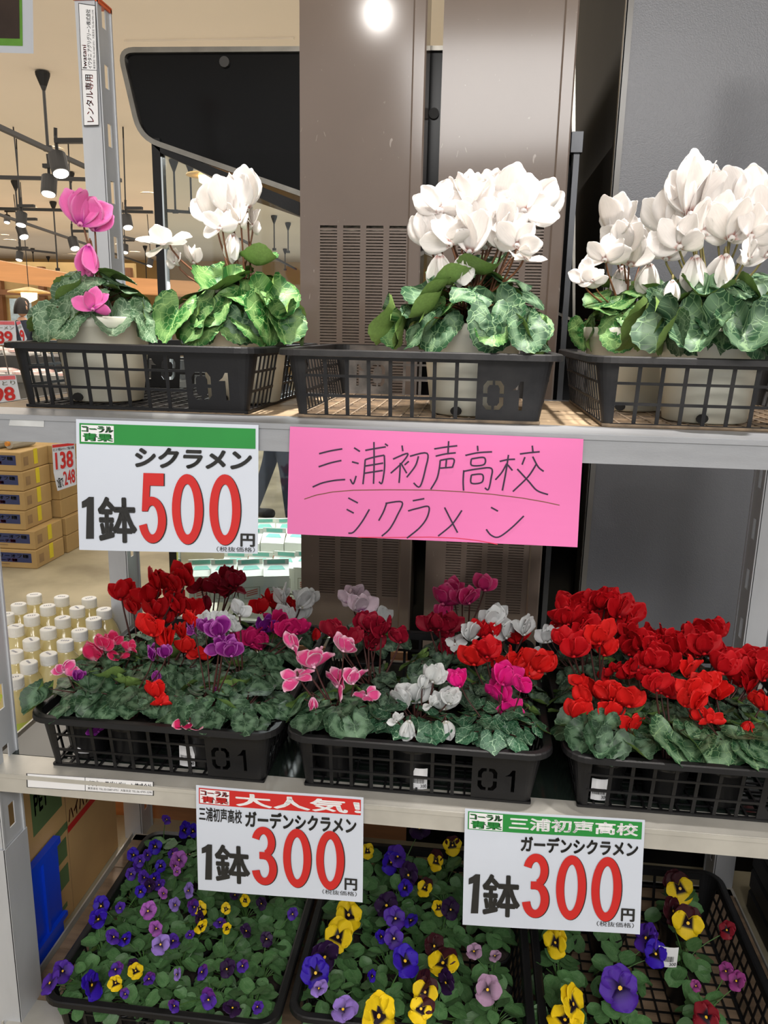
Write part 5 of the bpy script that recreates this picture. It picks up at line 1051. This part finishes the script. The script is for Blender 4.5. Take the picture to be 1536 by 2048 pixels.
for i, (a, b) in enumerate(CAPS):
    zt = .700-.05*max(0, (b-1200)/150); p = atZ(a, b+4, zt)
    o = empty('juice_bottle', (p.x, p.y, zt-.26), 'white-capped bottle of cloudy yellow juice, '+POS[i], 'bottle', 'juice bottles beside the rack')
    place('bottle_body', B_, o); place('cap', C_, o); place('cap_print', K_, o).rotation_euler.z = R.uniform(-1, 1); place('label', l_, o)
    if i >= 18:
        ang = math.atan2(CAM.y-p.y, CAM.x-p.x)
        Sx = lambda u, v, hh=0, p=p, zt=zt, ang=ang: Vector((p.x+(.0403+hh)*math.cos(ang+(u-.5)*1.7), p.y+(.0403+hh)*math.sin(ang+(u-.5)*1.7), zt-.26+.165-v*.145))
        part('label_lettering', text_mb('クリーム', Sx, .15, .5, .9, .68, .0008, .03), BLKI, o)
        part('label_badge', sheet(Sx, nu=4, nv=1, th=.0001, u0=.3, u1=.6, v0=.34, v1=.46, h=.0005), REDI, o)
# carton under the bottles
XF = -.592
t = empty('cardboard_carton', (XF-.35, .3, 0), 'large printed cardboard carton under the juice bottles', 'box')
part('box_body', MB().bbox(XF-.62, .0, 0, XF, .56, .438, .004), M('brown_cardboard', (208, 168, 112), .75, 0, .08, 5), t)
part('box_seam', MB().box(XF, .305, .002, XF+.0008, .3065, .436), M('faded_print'), t)
SX = lambda u, v, hh=0: Vector((XF+hh, .0+u*.56, .438-v*.438))
GP = M('green_carton_print', (96, 122, 76), .7, 0, .08)
def pr(u0, v0, u1, v1, m, nm='printed_mark', h=.0008): return part(nm, sheet(SX, nu=1, nv=1, th=.0003, u0=u0, u1=u1, v0=v0, v1=v1, h=h), m, t)
pr(.0, .42, .55, .465, GP); pr(.30, .04, .52, .30, GP); pr(.60, .10, .92, .13, GP); pr(.30, .50, .53, .62, GP); pr(.22, .66, .53, .78, GP); pr(.55, .46, 1.0, .50, REDI, 'red_printed_line'); pr(.05, .88, .5, .91, GP); pr(.68, .16, .70, .34, GP); pr(.6, .3, .9, .32, GP)
part('printed_lettering', text_mb('PET', SX, .32, .08, .42, .2, .0014, .02), CARD, t); part('printed_lettering', text_mb('ハイパックジュース', SX, .56, .36, .98, .45, .0014, .02), REDI, t); part('printed_lettering', text_mb('キャップ', SX, .72, .18, .9, .28, .0014, .01), GP, t)
ci = [(0.12+.075*math.cos(k*PI/10), .60+.10*math.sin(k*PI/10)) for k in range(20)]
m = MB(); m.add([SX(a, b, .0008) for a, b in ci], [tuple(range(19, -1, -1))]); part('red_round_mark', m, M('faded_red_print', (176, 66, 50), .7), t)
BLUE = M('blue_crate_plastic', (16, 72, 225), .3, 0, .06, 6)
t = empty('blue_crate', (-.575, .1, 0), 'glossy blue plastic crate at the foot of the carton, bottom left', 'crate')
x0, x1 = -.588, -.572
part('crate_wall', MB().box(x0, .0, .0, x1-.006, .235, .245), BLUE, t); part('crate_rim', MB().box(x0, .0, .245, x1, .24, .262), BLUE, t)
part('crate_rib', MB().box(x1-.006, .165, .05, x1, .175, .245), BLUE, t); part('crate_rib', MB().box(x1-.006, .0, .05, x1, .01, .245), BLUE, t); part('crate_ledge', MB().box(x1-.006, .0, .05, x1+.004, .24, .062), BLUE, t)
part('crate_label', MB().box(x1-.006, .06, .13, x1-.0052, .12, .155), M('worn_label', (110, 140, 200), .5), t)
# stacked folded crates at the right
t = empty('folded_crates', (1.35, .15, 0), 'black folded plastic crates stacked on the floor right of the rack', 'crate')
zt_ = .30
for k in range(5): part('crate_panel', MB().bbox(1.085, -.35, k*.06, 1.62, .56, k*.06+.057, .006), BLK, t)
for i in range(5):
    for j in range(3): part('lid_square', MB().bbox(1.10+j*.17, -.32+i*.175, .298, 1.255+j*.17, -.165+i*.175, .306, .003), BLK, t)

# poster top left
t, S = sign(((-90, -90), (64, -90), (67, 107), (-90, 103)), 1.6, 'hanging_poster', 'hanging poster corner with green frame and dark picture, top left', bend=.001)
part('green_border', sheet(S, nu=1, nv=1, th=.0005, u0=0, u1=.865, v0=0, v1=.925, h=.001), M('leaf_green_print', (104, 164, 60), .5), t)
part('dark_picture', sheet(S, nu=1, nv=1, th=.0005, u0=0, u1=.83, v0=0, v1=.85, h=.0018), M('dark_brown_print', (66, 50, 44), .5, 0, .3, 4), t)
part('hanging_cord', MB().tube([S(.5, 0, 0), S(.5, 0, 0)+Vector((0, 0, 3.2-S(.5, 0, 0).z))], .0015, 4), BLK, t)

# ================================================================ CEILING FITTINGS
TRK = M('black_track', (20, 18, 17), .6, 0, .05); LENS = M('lamp_face', (255, 248, 232), .3, emit=7); WARM = M('warm_bulb', (255, 214, 150), .3, emit=9)
ZT = 2.65
def rod(p, z0, z1, lab, cone=True, r0=.011):
    t = empty('suspension_rod', (p.x, p.y, z0), lab, 'rod', 'ceiling rods holding the light tracks')
    part('rod', MB().tube([(p.x, p.y, z0), (p.x, p.y, z1)], r0, 6), TRK, t)
    if cone: part('ceiling_cone', MB().lathe([(.012, -.12), (.05, -.02), (.052, 0)], 14, (p.x, p.y, z1)), TRK, t)
    part('rod_clip', MB().box(p.x-.03, p.y-.012, z0-.01, p.x+.03, p.y+.012, z0+.03), TRK, t)
def track(a, b, nm, z=ZT, ext=0):
    p = atZ(*a, z); q = atZ(*b, z); d = (q-p).normalized(); p = p-d*ext; n = Vector((-d.y, d.x, 0))*.018; m = MB()
    vs = [p+n, p-n, q-n, q+n]; m.add([v+Vector((0, 0, h)) for h in (0, .03) for v in vs], [(0, 1, 2, 3), (7, 6, 5, 4), (0, 4, 5, 1), (1, 5, 6, 2), (2, 6, 7, 3), (3, 7, 4, 0)])
    return solo('light_track', m, TRK, nm, 'track', 'black ceiling light tracks', org=p)
track((-120, 205), (172, 338), 'nearest black light track, slanting down toward the silver post', ext=.5)
track((-60, 357), (243, 364), 'black light track running level behind the post, upper one')
track((-60, 419), (306, 427), 'black light track running level to the cooler post')
track((-60, 412), (300, 533), 'black light track slanting below the level ones')
track((-60, 489), (110, 508), 'farthest short black light track over the wooden beam', 2.5)
track((222, 470), (300, 488), 'black light track piece seen between post and cooler')
track((330, 424), (420, 430), 'black light track seen through the cooler glass')
track((480, 480), (592, 540), 'slanting black light track seen through the cooler glass')
RN = ['just left of the near spotlights', 'at far left above the level tracks', 'just right of the straight-down spotlight', 'crossing both level tracks', 'x', 'x', 'left pane edge beyond the white blooms', 'right of the white blooms, taller', 'right of the white blooms, beside the panel', 'between post and cooler, low', 'above the wooden beam, left', 'above the wooden beam, right', 'lowest right, beside the brown panel']
for i, (a, z0y, nm) in enumerate((((85, 145), 300, 'black ceiling rod with large cone, nearest at left'), ((30, 362), 500, 'x'), ((140, 345), 420, 'x'), ((106, 404), 540, 'x'), ((347, 320), 425, 'black ceiling rod with cone behind glass, left of pair'), ((380, 326), 420, 'black ceiling rod with cone behind glass, right of pair'), ((435, 362), 440, 'x'), ((548, 432), 500, 'x'), ((576, 446), 505, 'x'), ((290, 492), 580, 'x'), ((65, 497), 600, 'x'), ((96, 513), 560, 'x'), ((570, 498), 540, 'x'))):
    zc = 3.19; p = atZ(a[0], a[1], zc)
    zb = atY(a[0], z0y, p.y).z
    rod(p, max(zb, 1.9), zc, nm if nm != 'x' else 'thin black ceiling rod, '+RN[i], r0=.011)
def lamp(px, py, w, dx, dy, lab):
    """track spotlight: w = housing width in px"""
    D = .10*FPX/w; d = ray(px, py).normalized(); p = CAM+d*D
    if p.z > 3.0: p = CAM+d*((3.0-CAM.z)/d.z)
    ax = Vector((dx, -.35, -dy)).normalized(); t = empty('track_spotlight', p, lab, 'spotlight', 'black track spotlights on the ceiling'); x, y, z = frame(ax.orthogonal(), ax); r_ = .05; m = MB()
    m.tube([p-ax*.12, p-ax*.118, p-ax*.02, p+ax*.0], [r_*.8, r_, r_, r_*.98], 16); part('housing', m, TRK, t)
    part('lens', MB().tube([p+ax*.001, p+ax*.006], [r_*.86, r_*.8], 16), LENS, t)
    part('bracket', MB().tube([p-ax*.09, p-ax*.12+Vector((0, 0, .10)), p-ax*.10+Vector((0, 0, .16))], .010, 6), TRK, t)
    if p.y > 6 and p.z < 3: part('stem', MB().tube([p-ax*.10+Vector((0, 0, .16)), (p.x, p.y, 3.195)], .007, 4), TRK, t)
    part('driver_box', MB().box(p.x-.02, p.y-.018, p.z+.16, p.x+.15, p.y+.018, p.z+.185), TRK, t)
for i, a in enumerate(((122, 347, 30, .35, 1, 'nearest track spotlight, tilted right, left of the silver post'), (97, 388, 26, .05, 1, 'track spotlight aimed straight down left of the post'), (42, 450, 18, .05, 1, 'track spotlight below the long level track'), (48, 474, 17, .5, 1, 'track spotlight tilted right, lower left'), (150, 497, 17, .4, 1, 'small track spotlight just left of the pink bloom'), (256, 455, 19, .3, 1, 'track spotlight between the post and the cooler'), (38, 520, 12, 0, 1, 'tiny track spotlight above the wooden beam'), (14, 445, 10, .1, 1, 'tiny track spotlight at the left edge'), (299, 532, 11, -.1, 1, 'tiny track spotlight low beside the cooler post'), (250, 505, 12, .1, 1, 'tiny track spotlight low right of the post'))): lamp(*a)
def downl(px, py, w, lab):
    p = atZ(px, py, 3.195); r_ = w/2/FPX*(p-CAM).length
    t = empty('ceiling_downlight', p, lab, 'ceiling light', 'round ceiling downlights'); part('diffuser', MB().lathe([(0.00005, -.012), (r_, -.010), (r_, 0)], 20, p), LENS, t); part('trim_ring', MB().lathe([(r_, -.013), (r_*1.1, -.012), (r_*1.12, 0)], 20, p), CEIL, t)
for i, (a, b, w) in enumerate(((100, 297, 38), (56, 415, 30), (20, 480, 20), (298, 387, 26), (240, 489, 16), (160, 511, 54), (112, 559, 34), (270, 504, 18), (10, 470, 12))): downl(a, b, w, ('bright round downlight, ' + ('behind the near track', 'above the level track', 'low at left', 'just left of the cooler', 'right of the post', 'large and low, by the pink flower', 'over the warm-lit corner', 'tiny, beside the cooler', 'tiny, at left edge')[i]))
for px, py, lab in ((412, 352, 'warm glowing pendant lamp seen through the cooler glass'), (58, 586, 'warm pendant bulb above the customer')):
    p = atY(px, py, 5.2 if px > 100 else 9); s = .016*(p-CAM).length/2.4
    t = empty('pendant_light', p, lab, 'pendant lamp'); part('bulb', MB().lathe([(0.00005, -s*1.6), (s*1.2, -s), (s*1.3, 0), (s*.8, s*.5)], 14, p), WARM, t); part('shade', MB().lathe([(s*3.4, 0), (s*3.3, s*.25), (s*.6, s*.9), (0.00005, s)], 18, p), M('amber_shade', (214, 170, 90), .4), t)
    part('cord', MB().tube([p+Vector((0, 0, s)), (p.x, p.y, 3.19)], .006, 4), TRK, t)

# wooden beam, far wall
OW = M('orange_beam_wood', (206, 148, 96), .5, 0, .1, 2, stretch=(.3, 1, 5)); DKW = M('dark_timber', (120, 78, 46), .6, 0, .15, 3)
p = atY(-60, 510, 11); q = atY(140, 548, 11); p2 = atY(-60, 553, 11); q2 = atY(140, 580, 11)
solo('wooden_beam', MB().prism([(p.x, p.z), (q.x, q.z), (q.x+2.5, q.z-.1), (q.x+2.5, q2.z-.1), (q2.x, q2.z), (p2.x, p2.z)], onY(11), 0, .3), OW, 'long pale orange wooden beam across the far left of the shop', 'beam')
a = atY(0, 570, 14); b = atY(130, 640, 14)
t = empty('market_stall', (a.x, 14, 0), 'warm-lit wooden stall front with ochre wall at far left', 'stall')
part('ochre_backdrop', MB().box(a.x-2, 14.2, 0, b.x+1.4, 14.3, 2.6), M('lit_ochre', (206, 176, 120), .7, 0, .15, 1.2), t)
for i in range(5): part('timber_post', MB().box(a.x-1+i*.9, 14, 0, a.x-.88+i*.9, 14.12, 2.5), DKW, t)
part('timber_rail', MB().box(a.x-2, 13.95, 1.95, b.x+1.4, 14.05, 2.05), DKW, t); part('timber_rail', MB().box(a.x-2, 13.95, 2.25, b.x+1.4, 14.05, 2.3), DKW, t)
pa = atY(30, 620, 13.5); part('pale_blue_notice', MB().box(pa.x-.22, 13.7, pa.z-.2, pa.x+.22, 13.72, pa.z+.22), M('pale_blue', (178, 200, 214), .6), t)
# meat counter with signs
c0 = atY(60, 690, 3.6); zc = .98
t = empty('meat_counter', (-3.4, 4.2, 0), 'low grey refrigerated counter with pink meat packs behind the left tray', 'counter')
pz = atY(60, 760, 3.7).z
part('counter_body', MB().bbox(-5.2, 3.75, .74, -1.75, 4.9, pz, .02), M('grey_counter', (120, 120, 118), .4, 0, .05), t)
part('counter_edge', MB().box(-5.2, 3.72, pz-.02, -1.75, 3.76, pz+.03), STEEL, t)
part('raised_tier', MB().box(-5.2, 4.25, pz, -1.75, 4.9, pz+.13), M('dark_counter', (62, 62, 60), .5), t)
PK = M('meat_pack', (226, 170, 164), .3, 0, .3, 14, col2=(240, 226, 220), coat=.4); GPK = M('pale_pack', (222, 214, 190), .3, 0, .2, 9)
k = 0
for row, (yy, zz) in enumerate(((3.85, pz), (4.05, pz), (4.32, pz+.13), (4.55, pz+.13))):
    for i in range(9):
        x = -4.5+i*.30+R.uniform(-.02, .02)
        if abs(x+2.7) < .0: continue
        o = empty('meat_pack', (x, yy, zz), f'pink wrapped meat pack, {("first", "second", "third", "fourth", "fifth", "sixth", "seventh", "eighth", "ninth")[i]} from left in row {("one", "two", "three", "four")[row]} of the counter', 'food pack', 'wrapped meat packs on the counter')
        part('tray', MB().bbox(x-.11, yy-.07, zz+.001, x+.11, yy+.07, zz+.03, .008), M('white_foam', (236, 236, 232), .6), o); part('meat', MB().lathe([(.095, .03), (.09, .045), (.05, .055), (0.00005, .058)], 10, (x, yy, zz)), PK if (i+row) % 4 else GPK, o)
def psign(c, Y, txt, l1, lab, sub=None):
    t, S = sign(c, Y, 'price_sign', lab, bend=.001); part('header_band', sheet(S, nu=1, nv=1, th=.0005, u0=.02, u1=.98, v0=.02, v1=.16, h=.002), M('pink_print', (226, 110, 120), .6), t)
    part('lettering', text_mb(l1, S, .05, .2, .95, .36, .003, .01), M('grey_print'), t); part('price_digit', text_mb(txt, S, .06, .42, .88, .95, .003, .03), REDI, t)
    q = S(.5, .9, -.003); part('support_stick', MB().tube([q, (q.x, Y+.06 if Y < 3.8 else Y, pz-.01)], .004, 5), STEEL, t)
psign(((-30, 641), (30, 642), (34, 690), (-26, 690)), 3.70, '389', '塩ラーメン', 'white price sign reading 89 with red digits, above the left tray rim')
psign(((32, 643), (40, 641), (54, 678), (46, 690)), 3.80, '9', '味', 'narrow price sign turned nearly edge-on beside the 89 sign')
psign(((-34, 752), (31, 750), (42, 802), (-30, 812)), 3.55, '198', 'やきとり', 'white price sign reading 198 with red digits, left of the black tray')

# ================================================================ PEOPLE
SKIN = M('skin', (214, 168, 140), .5, 0, .03); HAIR = M('black_hair', (30, 24, 22), .5, 0, .1, 40); NAVYJ = M('navy_jacket', (48, 56, 74), .8, 0, .1, 20); JEAN = M('dark_jeans', (52, 64, 88), .8, 0, .12, 30); SHOE = M('dark_shoe', (40, 40, 42), .6)
def person(x, y, rz, lab, stride=.0):
    t = empty('person', (x, y, 0), lab, 'person'); t.rotation_euler.z = rz
    V = []; E = []; RD = []
    def a(p, r, par=None): V.append(p); RD.append(r); i = len(V)-1; E.append((par, i)) if par is not None else None; return i
    pel = a((0, 0, .92), (.155, .12)); sp = a((0, .01, 1.12), (.14, .11), pel); ch = a((0, .0, 1.32), (.165, .12), sp); nk = a((0, 0, 1.44), (.065, .065), ch); n2 = a((0, -.01, 1.50), (.05, .055), nk)
    for s in (-1, 1):
        hp = a((s*.09, 0, .86), (.095, .10), pel); kn = a((s*.10, -.03+s*stride*.5, .48), (.062, .066), hp); an = a((s*.10, .02+s*stride, .10), (.042, .045), kn); hl = a((s*.10, .02+s*stride, .05), (.045, .045), an); a((s*.11, -.14+s*stride, .04), (.042, .036), hl)
        sh = a((s*.19, 0, 1.37), (.065, .065), ch); el = a((s*.25, .02, 1.09), (.042, .044), sh); wr = a((s*.24, -.08, .87), (.028, .030), el); pm = a((s*.24, -.095, .80), (.034, .018), wr)
        for f in range(4): k = a((s*(.24+(f-1.5)*.014), -.105, .74-.004*abs(f-1)), (.009, .009), pm); a((s*(.24+(f-1.5)*.014), -.10, .70-.006*abs(f-1)), (.008, .008), k)
        k = a((s*.215, -.12, .80), (.011, .011), pm); a((s*.208, -.13, .765), (.009, .009), k)
    me = bpy.data.meshes.new('b'); me.from_pydata(V, E, []); o = bpy.data.objects.new('b', me); COL.objects.link(o)
    md = o.modifiers.new('s', 'SKIN'); md.use_smooth_shade = True
    for i, r_ in enumerate(RD): me.skin_vertices[0].data[i].radius = r_
    me.skin_vertices[0].data[0].use_root = True
    sb = o.modifiers.new('d', 'SUBSURF'); sb.levels = 2
    bm_ = bpy.data.meshes.new_from_object(o.evaluated_get(bpy.context.evaluated_depsgraph_get())); bpy.data.objects.remove(o); bpy.data.meshes.remove(me)
    bm_.materials.clear()
    for mt in (SKIN, NAVYJ, JEAN, SHOE): bm_.materials.append(mt)
    for pl in bm_.polygons:
        c = pl.center; pl.material_index = 3 if c.z < .09 else 0 if (c.z > 1.455 or (abs(c.x) > .19 and c.z < .88)) else 1 if (c.z > .88 or abs(c.x) > .2) else 2
    place('body', bm_, t)
    hd = MB(); vs = []; fs = []; nu, nv = 20, 14
    for j in range(nv+1):
        th = PI*j/nv
        for i in range(nu):
            q = 2*PI*i/nu; rx = .078; ry = .096; zz = -math.cos(th)*.118; f = math.sin(th); jaw = 1-.22*max(0, -zz/.118)
            px_, py_ = rx*f*math.cos(q)*jaw, ry*f*math.sin(q)*(jaw if math.sin(q) > 0 else 1); d = 0
            if py_ < 0: d = -.022*math.exp(-((px_/.013)**2+((zz+.012)/.022)**2))-.008*math.exp(-((px_/.028)**2+((zz+.055)/.01)**2))+.008*math.exp(-(((abs(px_)-.03)/.014)**2+((zz-.012)/.012)**2))
            vs.append((px_, py_+d-.01, 1.61+zz))
    for j in range(nv):
        for i in range(nu): fs.append((j*nu+i, j*nu+(i+1) % nu, (j+1)*nu+(i+1) % nu, (j+1)*nu+i))
    hd.add(vs, fs); hm = place('head', hd.mesh('head', SKIN, True), t)
    for s in (-1, 1): place('ear', MB().lathe([(0.00005, -.03), (.012, -.02), (.014, .01), (0.00005, .03)], 8, (s*.079, .0, 1.605)).mesh('ear', SKIN, True), t); place('eye', MB().lathe([(0.00005, -.006), (.009, 0), (0.00005, .006)], 10, (s*.03, -.094, 1.622)).mesh('eye', BLK, True), t)
    hr = MB(); vs = []; fs = []
    for j in range(9):
        th = PI*.5*j/8
        for i in range(nu):
            q = 2*PI*i/nu; low = .085 if math.sin(q) > -.35 else -.055; z = math.cos(th)*(.128+low)-low; f = math.sin(th); rr = 1.14+.03*math.sin(5*q)
            vs.append((.080*f*math.cos(q)*rr, .098*f*math.sin(q)*rr-.006, 1.612+z))
    for j in range(8):
        for i in range(nu): fs.append((j*nu+i, (j+1)*nu+i, (j+1)*nu+(i+1) % nu, j*nu+(i+1) % nu))
    hr.add(vs, fs); place('hair', hr.mesh('hair', HAIR, True), t)
    place('jacket_back_print', MB().lathe([(.05, -.004), (.07, 0), (.05, .004)], 24).mesh('ring', M('crimson_print', (190, 50, 70), .6)), t, Matrix.Translation((.06, .136, 1.28)) @ Matrix.Rotation(PI/2, 4, 'X'))
    return t
pp = atY(42, 612, 8.6)
person(pp.x, 8.6, PI*.95, 'person in navy jacket with black hair, back turned, behind the meat counter')
pq = atZ(545, 1045, 0)
person(pq.x+.02, pq.y, PI*.5, 'person in dark jeans walking beyond the cooler glass, mostly hidden', .16)
